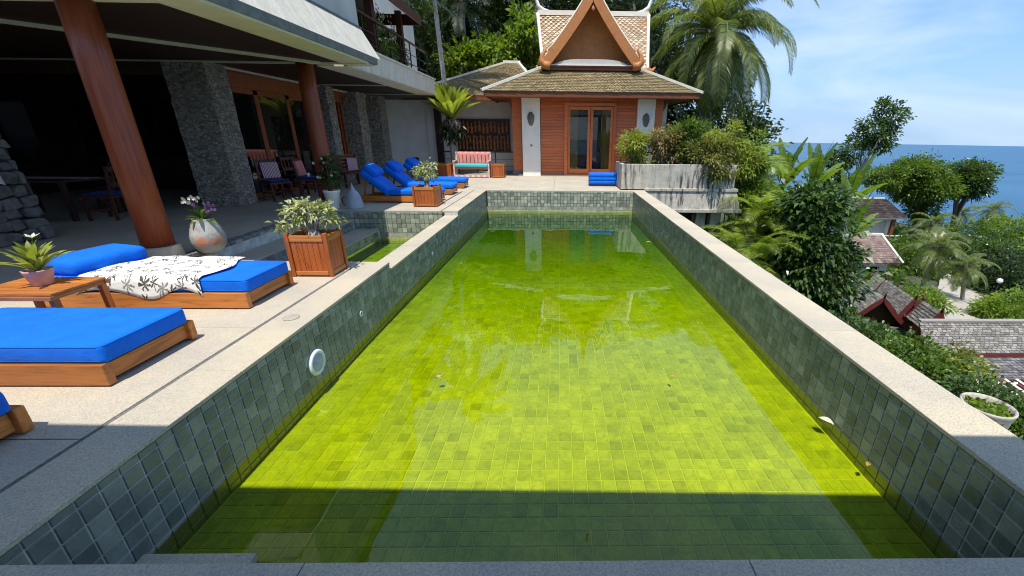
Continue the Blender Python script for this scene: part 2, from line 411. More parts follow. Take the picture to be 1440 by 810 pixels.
# walls: a thin cut row under the coping, then whole rows
me_w = tile_mesh('wall_tile', M['tile'], .0965)
rows = [-.045 - .052 - T/2 + .05 - T*k for k in range(7)]
rows = [-.083 - T/2 - T*k for k in range(10)]
def wall(name, face, pos, a0, a1, skip=None, limit=300, top=-.03, ms='tile_s'):
    """pos: plane coordinate; a0..a1 along the wall"""
    b = MB()
    if face == '+x': b.box(pos-.12, pos-.0005, a0, a1, -1.45, top)
    if face == '-x': b.box(pos+.0005, pos+.12, a0, a1, -1.45, top)
    if face == '-y': b.box(a0, a1, pos+.0005, pos+.12, -1.45, top)
    wl = struct(name, b, M['grout'])
    n = int((a1-a0)/T); sp = []; cut = MB()
    for i in range(n):
        a = a1 - T/2 - i*T
        if skip and skip(a):
            continue
        for z in rows:
            if z+T/2 < fz(a if face != '-y' else pos): continue
            sp.append((pos, a, z) if face in ('+x', '-x') else (a, pos, z))
        p = (pos, a, -.0565) if face in ('+x', '-x') else (a, pos, -.0565)
        mw = Matrix.Translation(p) @ ROT[face] @ jit()
        if face in ('+x', '-x'): tile_into(cut, mw, .046, .0985)
        else: tile_into(cut, mw, .0985, .046)
    tile_field(wl, sp, face, me_w, M[ms], limit, dist)
    c = cut.build('cut_tile_row', M[ms], wl); c['kind'] = 'stuff'
    return wl
WY0, WY1 = 5.36, 9.32                    # the low weir between pool and side basin
wl_l = wall('pool_wall_left', '+x', -PX, 1.10, WY0)
wl_r = wall('pool_wall_right', '-x', PX, 1.10, PY1)
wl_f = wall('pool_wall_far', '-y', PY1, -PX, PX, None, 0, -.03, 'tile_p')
wl_l2 = wall('pool_wall_left_far', '+x', -PX, WY1, PY1, None, 0)
# weir wall, lower top
b = MB(); b.box(-PX-.28, -PX-.0005, WY0+.002, WY1-.002, -1.45, -.128)
wr = struct('weir_wall', b, M['grout'])
sp = [(-PX, WY0+T/2+i*T, z-.045) for i in range(int((WY1-WY0)/T)) for z in rows[:8]]
tile_field(wr, sp, '+x', me_w, M['tile_s'], 120, dist)
sp = [(-PX-.2805, WY0+T/2+i*T, z-.045) for i in range(int((WY1-WY0)/T)) for z in rows[:6]]
tile_field(wr, sp, '-x', me_w, M['tile_s'], 0, dist)
b = MB()
y = WY0
while y < WY1-.1:
    e = min(y+.62, WY1); b.box(-PX-.295, -PX+.012, y+.003, e-.003, -.126, -.098); y = e
wc = b.build('weir_capping', M['coping'], wr)

# water: green, still, a hand deep
def m_water():
    mt, n, bs = new_mat('green_pool_water'); n.nodes.remove(bs)
    out = n.nodes['Material Output']
    v_ = nd(n, 'ShaderNodeNewGeometry').outputs['Position']
    n1 = nd(n, 'ShaderNodeTexNoise', i_Scale=2.2, i_Detail=3, i_Roughness=.45); n.links.new(v_, n1.inputs['Vector'])
    bp = nd(n, 'ShaderNodeBump', i_Strength=.045, i_Distance=.05); n.links.new(n1.outputs[0], bp.inputs['Height'])
    fr = nd(n, 'ShaderNodeFresnel', i_IOR=1.47); n.links.new(bp.outputs[0], fr.inputs['Normal'])
    tr = nd(n, 'ShaderNodeBsdfTransparent'); tr.inputs[0].default_value = (1, 1, 1, 1)
    gl = nd(n, 'ShaderNodeBsdfGlossy', i_Roughness=0.0); gl.inputs[0].default_value = (1, 1, 1, 1); n.links.new(bp.outputs[0], gl.inputs['Normal'])
    ms = nd(n, 'ShaderNodeMixShader'); n.links.new(fr.outputs[0], ms.inputs[0]); n.links.new(tr.outputs[0], ms.inputs[1]); n.links.new(gl.outputs[0], ms.inputs[2])
    n.links.new(ms.outputs[0], out.inputs['Surface'])
    va = nd(n, 'ShaderNodeVolumeAbsorption', i_Density=14.5); va.inputs[0].default_value = (.845, .909, .06, 1)
    n.links.new(va.outputs[0], out.inputs['Volume']); return mt
M['water'] = m_water()
b = MB(); b.box(-PX-.006, PX+.006, 1.05, PY1+.006, -1.4, ZW)
struct('pool_water', b, M['water'])

# stone step breaking the surface in the near corner
st = thing('pool_step', 'pale stone step just under the surface in the near corner of the pool', 'step', (-1.97, 1.37, ZF))
bev(MB().box(-.325, .29, -.27, .29, 0, .19).build('tread', M['coping'], st), .008)

# ---- side basin with steps, left of the weir
BX0 = -5.15
b = MB(); b.box(BX0, -PX-.28, WY0, WY1, ZF-.2, ZF-.0045)
bf = struct('basin_floor', b, M['grout_under'])
nn = MB()
for i in range(int((-2.6+4.1)/T)):
    for j in range(int((WY1-WY0)/T)):
        tile_into(nn, Matrix.Translation((-4.1+T/2+i*T, WY0+T/2+j*T, ZF-.004)) @ jit(), .0995)
nn.build('tile_field', M['ftile_s'], bf)['kind'] = 'stuff'
b = MB(); b.box(-4.1, -PX-.275, WY0+.004, WY1-.006, ZF-.1, ZW)
struct('basin_water', b, M['water'])
b = MB(); b.box(BX0-.05, -PX-.28, WY1+.0005, WY1+.12, ZF-.1, -.03)
bw = struct('basin_wall_far', b, M['grout'])
nn = MB()
for i in range(int((-2.585+5.15)/T)):
    for z in [-.083-T/2-T*k for k in range(7)] :
        tile_into(nn, Matrix.Translation((-5.15+T/2+i*T, WY1, z)) @ ROT['-y'] @ jit())
    tile_into(nn, Matrix.Translation((-5.15+T/2+i*T, WY1, -.0565)) @ ROT['-y'] @ jit(), .0985, .046)
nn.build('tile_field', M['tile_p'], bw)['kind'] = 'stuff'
b = MB(); b.box(BX0, -PX-.28, WY0-.12, WY0-.0005, ZF-.1, -.03)
bw2 = struct('basin_wall_near', b, M['grout'])
sts = thing('basin_steps', 'grey tiled steps leading down from the shaded terrace into the side basin', 'steps', (BX0, WY0, 0))
ly = WY1-WY0
for k, (x0, x1, z) in enumerate([(.02, .52, -.2), (.52, 1.05, -.42)]):
    b = MB(); b.box(x0, x1-.012, .006, ly-.012, ZF-.1, z-.032)
    s_ = b.build('step', M['grout'], sts)
    nn = MB()
    for j in range(int((ly-.03)/T)):
        for i in range(int((-ZF+z)/T)+1):
            tile_into(nn, Matrix.Translation((x1-.012, .015+T/2+j*T, z-.035-T/2-i*T)) @ ROT['+x'] @ jit())
    nn.build('tile_field', M['tile_s'], s_)['kind'] = 'stuff'
    b = MB(); y = .01
    while y < ly-.1:
        e = min(y+.6, ly-.014); b.box(x0, x1, y, e-.004, z-.03, z); y = e
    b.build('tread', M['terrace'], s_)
b = MB(); b.box(BX0-.12, BX0+.018, WY0, WY1, ZF-.1, -.05)
struct('basin_wall_left', b, M['grout'])

# ---- decks and copings: slabs with open joints
def slabs(name, rects, mat, parent_mat, base, thick=.03, gap=.004):
    bb = MB()
    for x0, x1, y0, y1 in base: bb.box(x0, x1, y0, y1, -.5, -thick-.002)
    o = struct(name, bb, parent_mat)
    for x0, x1, y0, y1 in rects:
        s_ = bev(MB().box(-(x1-x0)/2+gap/2, (x1-x0)/2-gap/2, -(y1-y0)/2+gap/2, (y1-y0)/2-gap/2, -thick, 0).build('slab', mat, o, ((x0+x1)/2, (y0+y1)/2, random.uniform(-.001, .001))), .003, 1)
    return o
XJ = -2.662
jf = MB().box(XJ-.03, -2.652, 1.2, WY0-.02, -.03, -.007).box(XJ-.03, -2.652, WY1+.02, PY1, -.03, -.007); struct('joint_filler', jf, m_stone('joint_gravel', (.16,.155,.14), .5, 120, .95))
cop = slabs('coping_left', [(-2.655, -PX+.012, a, c) for a, c in ((1.19, 2.62), (2.62, 4.05), (4.05, WY0))], M['coping'], M['grout'],
            [(-2.655, -PX-.13, 1.1, WY0)])
slabs('coping_left_far', [(-2.655, -PX+.012, a, c) for a, c in ((WY1, 10.6), (10.6, 11.85), (11.85, PY1))], M['coping'], M['grout'], [(-2.654, -PX-.122, WY1+.005, PY1)])
b = MB(); b.box(PX+.125, 2.668, 1.1, 15.2, -5.2, -.032)
cr = struct('pool_outer_wall', b, M['grey_render'])
slabs('coping_right', [(PX-.012, 2.68, a, c) for a, c in ((1.19, 3.3), (3.3, 5.4), (5.4, 7.5), (7.5, 9.6), (9.6, 11.7), (11.7, PY1))], M['coping'], M['grout'], [(PX+.13, 2.6, 1.2, PY1)])
slabs('coping_near', [(a, c, .55, 1.185) for a, c in ((-6.2, -4.4), (-4.4, -2.66), (-2.66, -1.02), (-1.02, .78), (.78, 2.68))], M['granite'], M['grout'], [(-6.2, 2.6, .5, 1.1)])
slabs('near_terrace', [(a, c, -3.4, .545) for a, c in ((-6.2, -3.4), (-3.4, -.4), (-.4, 2.68))], M['granite'], M['grout'], [(-6.2, 2.6, -3.4, .5)])
ys = [1.19, 1.905, 3.33, 4.62, WY0]
slabs('deck', [(x0, x1, a, c) for a, c in zip(ys[:-1], ys[1:]) for x0, x1 in ((-4.3, XJ-.022), (-6.2, -4.3))], M['granite'], M['soil'], [(-6.2, -2.6, 1.19, WY0)], gap=.006)
slabs('deck_far', [(x0, x1, a, c) for a, c in ((WY1, 11.2), (11.2, PY1)) for x0, x1 in ((-5.15, -3.9), (-3.9, XJ-.02))] +
      [(x0, x1, a, c) for a, c in ((PY1, 14.8), (14.8, 16.5), (16.5, 18.35)) for x0, x1 in ((-5.9, -3.0), (-3.0, -.2), (-.2, 2.69))],
      M['granite'], M['soil'], [(-5.15, -2.6, WY1, PY1), (-5.9, 2.3, PY1, 18.3)])
b = MB(); b.box(-22, -6.2, -3.4, WY0, -.3, -.001); b.box(-22, BX0-.001, WY0, 13.1, -.3, -.001); b.box(-22, -5.9, 13.1, 21, -.3, -.001)
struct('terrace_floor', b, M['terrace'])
# rough stone edging along the steps
eg = thing('stone_edging', 'row of rough grey stones edging the terrace above the basin steps', 'edging', (BX0, WY0, 0))
y = 0
while y < ly-.05:
    d = random.uniform(.14, .3); e = min(y+d, ly)
    o = bev(MB().obox(Matrix.Translation((-.075+random.uniform(-.015,.015), (y+e)/2, -.012)), .17, e-y-.012, .06, None, .012).build('stone', M['slab_edge'], eg), .012)
    y = e
# slot drain along the far coping
dr = thing('slot_drain', 'narrow dark slot drain beside the far left pool coping', 'drain', (-2.95, 11.6, 0))
MB().box(-.02, .02, -1.1, 1.1, -.01, .003).build('grate', M['iron'], dr)
# fittings on the left wall
li = thing('pool_light', 'round white pool light with grey lens on the left pool wall', 'pool light', (-PX, 3.44, -.415))
ring = MB().tube([(.012, .105*math.cos(t), .105*math.sin(t)) for t in [2*math.pi*k/32 for k in range(33)]], .022, 8, False)
ring.build('bezel', M['plastic'], li)
lz = MB().lathe([(.098, -.004), (.098, .012), (.085, .026), (.05, .034), (.0, .036)], n=28).build('lens', m_plain('lens_grey', (.36,.41,.50), .25, .2, 20, .1), li); lz.rotation_euler = (0, R(90), 0)
for a in (0, 1, 2, 3):
    t = a*math.pi/2+.6
    MB().lathe([(.0, .006), (.006, .005), (.007, 0)], n=8).build('screw', M['cone'], li, (.03, .105*math.cos(t), .105*math.sin(t))).rotation_euler = (0, R(90), 0)
for y, z, lb in ((4.39, -.335, 'small white return inlet on the left pool wall beyond the pool light'), (7.2, -.40, 'small white return inlet low on the weir wall')):
    rt = thing('return_inlet', lb, 'inlet', (-PX+.004, y, z), 0, 'return inlets on the left wall')
    MB().tube([(.008, .027*math.cos(t), .027*math.sin(t)) for t in [2*math.pi*k/20 for k in range(21)]], .008, 6, False).build('rim', M['plastic'], rt)
    MB().lathe([(0, .006), (.024, .006), (.026, 0)], n=14).build('eyeball', M['slab_edge'], rt).rotation_euler = (0, R(90), 0)
sk = thing('skimmer_lid', 'small round lid set in the left coping', 'lid', (-2.5, 3.54, .0015))
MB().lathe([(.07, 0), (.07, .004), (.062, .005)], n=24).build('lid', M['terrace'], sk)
# leaves afloat on the water
M['dry'] = m_leaf('dry_leaf', (.30,.16,.06), (.42,.30,.10), (.6,.55,.3), .2)
def floating(name, lb, x, y, s, a, mat):
    bb = MB(); n = 7; pts = []
    for i in range(n):
        t = i/(n-1); wd = math.sin(math.pi*min(1, t*1.02))*s*.28; pts.append((t*s-s/2, wd, .012*math.sin(t*3.1)*s/.1))
    up = [(p[0], p[1], p[2]+.012) for p in pts]; dn = [(p[0], -p[1], p[2]+.012) for p in pts]; mid = [(p[0], 0, p[2]) for p in pts]
    for i in range(n-1): bb.quad(mid[i], mid[i+1], up[i+1], up[i], .5); bb.quad(dn[i], dn[i+1], mid[i+1], mid[i], .6)
    o = bb.build(name, mat); o.location = (x, y, ZW+.004); o.rotation_euler = (0, 0, a); tag(o, lb, 'leaf', 'leaves afloat on the pool')
floating('floating_leaf', 'curled pale leaf afloat against the right pool wall', 2.25, 2.83, .12, -.9, m_leaf('pale_leaf', (.6,.57,.45), (.72,.7,.55), (.8,.78,.6), .2))
floating('floating_leaf', 'small brown leaf afloat by the right wall near the shadow line', 2.26, 2.34, .06, .7, M['dry'])
floating('floating_leaf', 'tiny pale leaf afloat in the shaded water', .17, 1.78, .035, 1.2, M['dry'])
floating('floating_leaf', 'round yellow leaf afloat on the left half of the pool', -1.18, 3.5, .07, .3, M['dry'])
floating('floating_leaf', 'round yellow leaf afloat on the right half of the pool', 1.12, 3.52, .06, 1.8, M['dry'])
floating('floating_leaf', 'pale leaf afloat by the far part of the right wall', 2.0, 9.0, .14, .2, M['dry'])
# ================================================================== land and sea
def zt(x, y):
    """height of the hillside: steps down to the sea on the right, climbs behind the pavilion"""
    x = np.asarray(x, float); y = np.asarray(y, float)
    side = np.interp(x, [-40, 2.6, 2.7, 4, 9, 14, 22, 34, 60, 100, 150, 210, 400], [-1.3, -1.3, -3.0, -3.2, -4.3, -6.9, -10.0, -12.3, -17, -24, -33, -47, -60])
    up = np.clip((y-24)/26, 0, 3)*7.0*np.clip((16-x)/14, 0, 1)
    near = np.clip((3-y)/10, 0, 2)*0.0
    return side + up + near
xs = np.concatenate([np.linspace(-60, 2.4, 20), [2.55, 2.62, 2.72], np.linspace(3, 30, 55), np.linspace(31, 210, 70), [260, 320, 400]])
ys_ = np.concatenate([np.linspace(-40, 20, 40), np.linspace(21, 120, 66), [135, 150, 170, 200, 250, 300]])
gx, gy = np.meshgrid(xs, ys_)
gz = zt(gx, gy)
wob = rng.normal(0, .12, gx.shape)*np.clip((gx-5)/10, 0, 1); gz = gz + wob
V_ = np.stack([gx, gy, gz], -1).reshape(-1, 3); W_ = len(xs); Hh = len(ys_)
ii = (np.arange(Hh-1)[:, None]*W_ + np.arange(W_-1)[None, :]).ravel()
Q_ = np.stack([ii, ii+1, ii+W_+1, ii+W_], 1)
mt, n, bs = new_mat('hillside_ground'); v_ = coords(n)
a_ = ramp(n, noise(n, v_, .5, 7, .65), [(.3, (.022,.03,.012)), (.5, (.045,.06,.02)), (.62, (.07,.065,.035)), (.75, (.10,.08,.05))])
n.links.new(a_, bs.inputs['Base Color']); bs.inputs['Roughness'].default_value = .95; bump(n, bs, noise(n, v_, 6, 6), .8, .1)
M['ground'] = mt
gr = obj('ground', np_mesh('ground', V_, Q_, np.zeros(len(Q_)), mt)); gr['kind'] = 'structure'
# sea
mt, n, bs = new_mat('sea_water'); v_ = coords(n, (1, 1, 1))
f = noise(n, coords(n, (.0035, .012, 1)), 1, 6, .6)
a_ = ramp(n, f, [(.3, (.022,.083,.155)), (.7, (.040,.125,.22))])
n.links.new(a_, bs.inputs['Base Color']); bs.inputs['Roughness'].default_value = .35; bs.inputs['IOR'].default_value = 1.33; bs.inputs['Specular IOR Level'].default_value = .22
bump(n, bs, noise(n, v_, .35, 6, .65), .55, .6)
b = MB(); S_ = 5200
k = 40
b.add([(S_*math.cos(2*math.pi*i/128), S_*math.sin(2*math.pi*i/128), -45) for i in range(128)], [tuple(range(128))])
struct('sea', b, mt)
# ================================================================== villa on the left
vil = thing('villa', 'two storey villa with red columns, stone piers and pale balcony beside the pool', 'house', (-7, 8, 0))
VO = Vector((-7, 8, 0))
def vp(name, mb, mat, parent=None):          # villa part given in place, stored relative to the villa
    me = mb.mesh(name, mat); o = obj(name, me, parent if parent is not None else vil)
    if parent is None or parent is vil: o.location = -VO
    return o
# round columns on stone plinths
for x, y in ((-5.42, 5.5), (-5.40, 9.85)):
    c = MB().lathe([(.172, .1), (.170, 1.2), (.166, 2.4), (.163, 3.02)], (x, y, 0), 40).build('column', M['lacquer'], vil); c.location = -VO
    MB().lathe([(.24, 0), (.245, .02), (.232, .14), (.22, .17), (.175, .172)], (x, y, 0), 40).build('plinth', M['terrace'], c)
# stone piers
def m_rubble(name, c, scale):
    mt, n, bs = new_mat(name); v_ = nd(n, 'ShaderNodeNewGeometry').outputs['Position']
    mpp = nd(n, 'ShaderNodeMapping'); mpp.inputs['Scale'].default_value = (1, 1, 1.5); n.links.new(v_, mpp.inputs[0])
    ds = nd(n, 'ShaderNodeTexNoise', i_Scale=5); n.links.new(mpp.outputs[0], ds.inputs['Vector'])
    ad = nd(n, 'ShaderNodeVectorMath', operation='MULTIPLY_ADD'); n.links.new(ds.outputs['Color'], ad.inputs[0]); ad.inputs[1].default_value = (.12,)*3; n.links.new(mpp.outputs[0], ad.inputs[2])
    vo = nd(n, 'ShaderNodeTexVoronoi', i_Scale=scale, feature='DISTANCE_TO_EDGE'); n.links.new(ad.outputs[0], vo.inputs['Vector'])
    vc = nd(n, 'ShaderNodeTexVoronoi', i_Scale=scale); n.links.new(ad.outputs[0], vc.inputs['Vector'])
    a = ramp(n, vc.outputs['Color'], [(.1, tuple(x*.6 for x in c)), (.5, c), (.9, tuple(x*1.35 for x in c))])
    a = mixc(n, .6, a, ramp(n, noise(n, v_, 22, 5, .7), [(.3, (.5,.5,.5)), (.7, (1.3,1.3,1.25))]), 'MULTIPLY')
    a = mixc(n, ramp(n, vo.outputs[0], [(0, (.8,)*3), (.06, (0,)*3)]), a, tuple(x*.35 for x in c))
    n.links.new(a, bs.inputs['Base Color']); bs.inputs['Roughness'].default_value = .9
    h = nd(n, 'ShaderNodeMath', operation='MULTIPLY_ADD'); n.links.new(ramp(n, vo.outputs[0], [(0, (0,)*3), (.12, (1,)*3)]), h.inputs[0]); h.inputs[1].default_value = .8; n.links.new(noise(n, v_, 30, 5), h.inputs[2])
    bump(n, bs, h.outputs[0], .9, .04); return mt
M['rubble'] = m_rubble('rubble_stone', (.44,.395,.32), 12)
M['boulder'] = m_plain('rough_boulder', (.17,.16,.14), .92, .4, 9, .9, .03)
def pier(x0, x1, y0, y1, z1=3.0, seg=9):
    """a rubble pier with an uneven skin"""
    b = MB(); nz_ = 22
    per = []
    def ring(z, grow):
        pts = []
        for (ax, ay), (bx, by) in (((x0,y0),(x1,y0)), ((x1,y0),(x1,y1)), ((x1,y1),(x0,y1)), ((x0,y1),(x0,y0))):
            for i in range(seg): t = i/seg; pts.append((ax+(bx-ax)*t, ay+(by-ay)*t, z))
        cx_, cy_ = (x0+x1)/2, (y0+y1)/2
        return [(p[0]+(1 if p[0] > cx_ else -1)*random.uniform(-.012,.014), p[1]+(1 if p[1] > cy_ else -1)*random.uniform(-.012,.014), z) for p in pts]
    rings = [ring(z1*k/nz_, 0) for k in range(nz_+1)]
    m_ = len(rings[0]); vs_ = [p for r_ in rings for p in r_]
    f = [(k*m_+i, k*m_+(i+1) % m_, (k+1)*m_+(i+1) % m_, (k+1)*m_+i) for k in range(nz_) for i in range(m_)]
    b.add(vs_, f); return vp('stone_pier', b, M['rubble'])
pier(-8.3, -7.42, 9.75, 10.35); pier(-7.78, -7.3, 14.25, 14.7); pier(-7.75, -7.2, 16.05, 16.75); pier(-7.6, -7.05, 17.6, 18.25)
# pier at the left edge: separate rough stones
sp_ = MB().box(-9.15, -8.25, 6.0, 6.6, 0, 2.2); spo = vp('stone_pier', sp_, M['soil'])
z = 0
while z < 2.15:
    h = random.uniform(.13, .22); inset = z*.10
    for face in ('f', 'r'):
        a = -9.2 if face == 'f' else 5.95; end = -8.12-inset if face == 'f' else 6.65
        while a < end-.05:
            wd = min(random.uniform(.14, .32), end-a)
            if face == 'f': mw = Matrix.Translation((a+wd/2, 5.98+random.uniform(-.02,.02), z+h/2))
            else: mw = Matrix.Translation((-8.2-inset+random.uniform(-.03,.03), a+wd/2, z+h/2)) @ Matrix.Rotation(R(90), 4, 'Z')
            o = MB().obox(mw @ Matrix.Rotation(random.gauss(0,.05), 4, 'Y'), wd-.012, .2, h-.012, None, .032).build('stone', M['boulder'], spo); bev(o, .03, 2)
            a += wd
    z += h
MB().box(-9.3, -8.1, 5.9, 6.7, 2.15, 3.0).build('pier_head', M['rubble'], spo)
# undersides, trims and slab edges of the upper floor
Zs = 3.0
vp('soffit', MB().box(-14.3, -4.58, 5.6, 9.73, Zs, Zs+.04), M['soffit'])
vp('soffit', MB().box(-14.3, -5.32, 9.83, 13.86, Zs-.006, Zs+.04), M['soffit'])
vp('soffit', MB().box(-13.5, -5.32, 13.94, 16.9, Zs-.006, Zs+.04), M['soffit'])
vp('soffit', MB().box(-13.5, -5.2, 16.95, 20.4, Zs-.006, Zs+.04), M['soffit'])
vp('soffit_trim', MB().box(-13.5, -4.04, 9.73, 9.83, Zs-.03, Zs+.05), M['cream'])
vp('soffit_trim', MB().box(-7.3, -5.3, 13.86, 13.94, Zs-.03, Zs+.05), M['cream'])
vp('soffit_trim', MB().box(-7.3, -4.66, 16.87, 16.95, Zs-.03, Zs+.05), M['grey_render'])
vp('soffit_trim', MB().bar((-7.75, 6.15, Zs-.02), (-5.0, 9.73, Zs-.02), .1, .05), M['cream'])
vp('soffit_trim', MB().box(-7.62, -7.5, 9.83, 20, Zs-.05, Zs-.01), M['cream'])
vp('slab_fascia', MB().box(-4.58, -4.02, 4.9, 9.73, Zs-.012, Zs+.05).box(-13.5, -4.581, 4.9, 5.6, Zs-.012, Zs+.05), M['cream'])
vp('slab_edge', MB().box(-4.07, -3.995, 4.87, 10.2, Zs+.02, Zs+.15).box(-13.5, -4.071, 4.87, 4.94, Zs+.02, Zs+.15), M['slab_edge'])
vp('slab_edge', MB().box(-4.6, -4.07, 9.83, 10.2, Zs-.004, Zs+.15), M['cream'])
vp('slab_fascia', MB().box(-5.32, -4.66, 10.2, 16.87, Zs-.012, Zs+.05), M['cream'])
def m_washed(name, c):
    mt, n, bs = new_mat(name); v_ = coords(n)
    st_ = noise(n, coords(n, (3, 3, .5)), 2.2, 6, .65); sp2 = noise(n, v_, 60, 3, .8)
    a = ramp(n, sp2, [(.3, tuple(x*.72 for x in c)), (.7, tuple(min(1, x*1.12) for x in c))])
    a = mixc(n, .55, a, ramp(n, st_, [(.3, (.6,.6,.57)), (.62, (1.08,1.07,1.03))]), 'MULTIPLY')
    n.links.new(a, bs.inputs['Base Color']); bs.inputs['Roughness'].default_value = .85; bump(n, bs, sp2, .5, .006); return mt
M['washed'] = m_washed('washed_aggregate', (.66,.62,.52))
# battered parapet of the first slab, then the lower one of the balcony
P = MB().prism([(-4.0, 4.9, 3.15), (-4.34, 4.9, 3.74), (-4.62, 4.9, 3.74), (-4.62, 4.9, 3.15)], (0, 5.5, 0)).box(-13.5, -4.62, 4.9, 5.2, 3.15, 3.74)
vp('parapet', P, M['washed'])
vp('parapet_cap', MB().box(-4.7, -4.325, 4.9, 10.42, 3.742, 3.775), M['slab_edge'])
vp('upper_wall', MB().box(-4.75, -4.44, 5.5, 10.55, 3.775, 6.0).box(-12, -4.75, 5.5, 5.7, 3.775, 6.0), M['grey_render'])
P = MB().prism([(-4.63, 10.2, 3.0), (-4.58, 10.2, 3.46), (-4.95, 10.2, 3.46), (-4.95, 10.2, 3.05)], (0, 6.55, 0))
vp('parapet', P, M['washed'])
vp('parapet_cap', MB().box(-5.0, -4.55, 10.43, 16.78, 3.462, 3.51), M['washed'])
vp('upper_floor', MB().box(-13, -4.96, 5.6, 20.4, 3.06, 3.4), M['grey_render'])
# railing of the balcony
rail = vp('balcony_rail', MB().bar((-4.8, 10.5, 4.33), (-4.8, 16.7, 4.33), .07, .05), M['dark'])
y = 10.75
while y < 16.8:
    MB().box(-4.815, -4.785, y-.015, y+.015, 3.51, 4.31).build('baluster', M['iron'], rail); y += .85
for z in (3.72, 4.0): MB().bar((-4.8, 10.5, z), (-4.8, 16.7, z), .018, .018).build('rail_wire', M['iron'], rail)
for y in (10.72, 12.5): vp('upper_post', MB().box(-5.02, -4.84, y-.1, y+.1, 3.42, 6.3), M['darkred'])
vp('upper_post', MB().box(-5.02, -4.86, 14.6, 14.76, 3.42, 5.1), M['darkred'])
vp('upper_wall', MB().box(-6.3, -6.1, 10.55, 19.8, 3.4, 6.2), M['white'])
for y in (12.2, 14.4): vp('upper_window', MB().box(-6.1, -6.06, y, y+1.3, 3.45, 5.6), M['dark'])
# upper roof: brown eave over the balcony
P = MB().prism([(-4.35, 10.0, 4.86), (-4.35, 10.0, 5.0), (-8.0, 10.0, 7.6), (-8.0, 10.0, 7.4)], (0, 5.0, 0)).box(-4.6, -4.4, 5.5, 10.4, 6.0, 6.3)
vp('upper_roof', P, M['darkred'])
P = MB().prism([(-5.3, 1.75, 6.35), (-5.3, 1.75, 6.5), (-9.0, 1.75, 8.2), (-12.7, 1.75, 6.5), (-12.7, 1.75, 6.35), (-9.0, 1.75, 8.05)], (0, 8.65, 0))
vp('upper_roof', P, M['darkred'])
vp('upper_fascia', MB().box(-4.39, -4.352, 10.0, 15.0, 4.80, 5.04), M['darkred'])
vp('upper_fascia', MB().box(-8.0, -4.39, 15.0, 15.04, 4.80, 5.1), M['darkred'])
# ground-floor front behind the piers: timber lintel, glazed doors, panels
M['glass'] = None
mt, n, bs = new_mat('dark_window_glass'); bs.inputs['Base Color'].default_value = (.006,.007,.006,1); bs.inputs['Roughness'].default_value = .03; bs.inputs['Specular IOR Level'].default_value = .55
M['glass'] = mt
XF = -7.75
M['door_wood'] = m_wood('dark_orange_door_timber', (.30,.085,.028), (3, 3, 3), .45, .3)
vp('lintel', MB().box(XF-.06, XF+.04, 10.36, 17.9, 2.62, 2.95), M['door_wood'])
for y0, y1 in ((10.4, 11.6), (11.6, 12.9), (12.9, 14.2)):
    d = vp('glazed_door', MB().box(XF-.02, XF+.02, y0, y0+.08, .02, 2.6).box(XF-.02, XF+.02, y1-.08, y1, .02, 2.6).box(XF-.02, XF+.02, y0, y1, 2.5, 2.615).box(XF-.02, XF+.02, y0, y1, .02, .16), M['door_wood'])
    MB().box(XF-.008, XF+.006, y0+.08, y1-.08, .16, 2.5).build('pane', M['glass'], d)
vp('timber_screen', MB().box(XF-.04, XF-.01, 14.7, 16.05, .9, 2.62), M['dark'])
for k in range(6): vp('screen_slat', MB().box(XF-.01, XF+.05, 14.76+k*.22, 14.86+k*.22, .9, 2.6), M['door_wood'])
vp('screen_sill', MB().box(XF-.06, XF+.1, 14.7, 16.05, .82, .9), M['board'])
vp('stone_apron', MB().box(XF-.08, XF+.06, 14.7, 16.05, 0, .82), M['rubble'])
vp('dark_door', MB().box(XF-.05, XF, 16.75, 17.6, 0, 2.62), M['dark'])
# dining room behind the first column: dark timber walls, black glazing
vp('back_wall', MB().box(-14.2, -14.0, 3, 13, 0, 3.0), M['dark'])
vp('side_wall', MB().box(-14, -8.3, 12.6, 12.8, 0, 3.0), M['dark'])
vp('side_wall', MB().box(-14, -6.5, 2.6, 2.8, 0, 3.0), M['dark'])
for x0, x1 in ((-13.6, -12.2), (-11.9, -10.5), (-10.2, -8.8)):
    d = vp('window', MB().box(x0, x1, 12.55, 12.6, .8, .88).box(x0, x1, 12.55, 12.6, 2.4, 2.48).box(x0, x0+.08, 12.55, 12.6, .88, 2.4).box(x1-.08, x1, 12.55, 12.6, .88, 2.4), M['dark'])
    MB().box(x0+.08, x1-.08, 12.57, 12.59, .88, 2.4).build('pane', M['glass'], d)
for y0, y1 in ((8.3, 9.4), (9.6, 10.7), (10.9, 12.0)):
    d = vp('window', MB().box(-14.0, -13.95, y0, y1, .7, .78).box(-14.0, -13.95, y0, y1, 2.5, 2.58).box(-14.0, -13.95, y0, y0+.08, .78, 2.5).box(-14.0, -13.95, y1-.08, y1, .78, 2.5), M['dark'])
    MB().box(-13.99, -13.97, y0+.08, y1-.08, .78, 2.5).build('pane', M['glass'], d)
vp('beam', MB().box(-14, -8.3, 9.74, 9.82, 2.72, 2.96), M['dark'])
# end wall
ew = vp('end_wall', MB().box(-7.9, -5.75, 19.6, 19.8, 0, 3.35), M['white'])
MB().box(-5.75, -5.42, 19.25, 19.85, 0, 3.35).build('pilaster', M['white'], ew)
MB().box(-6.75, -6.4, 19.56, 19.6, .02, .62).build('vent_door', M['dark'], ew)
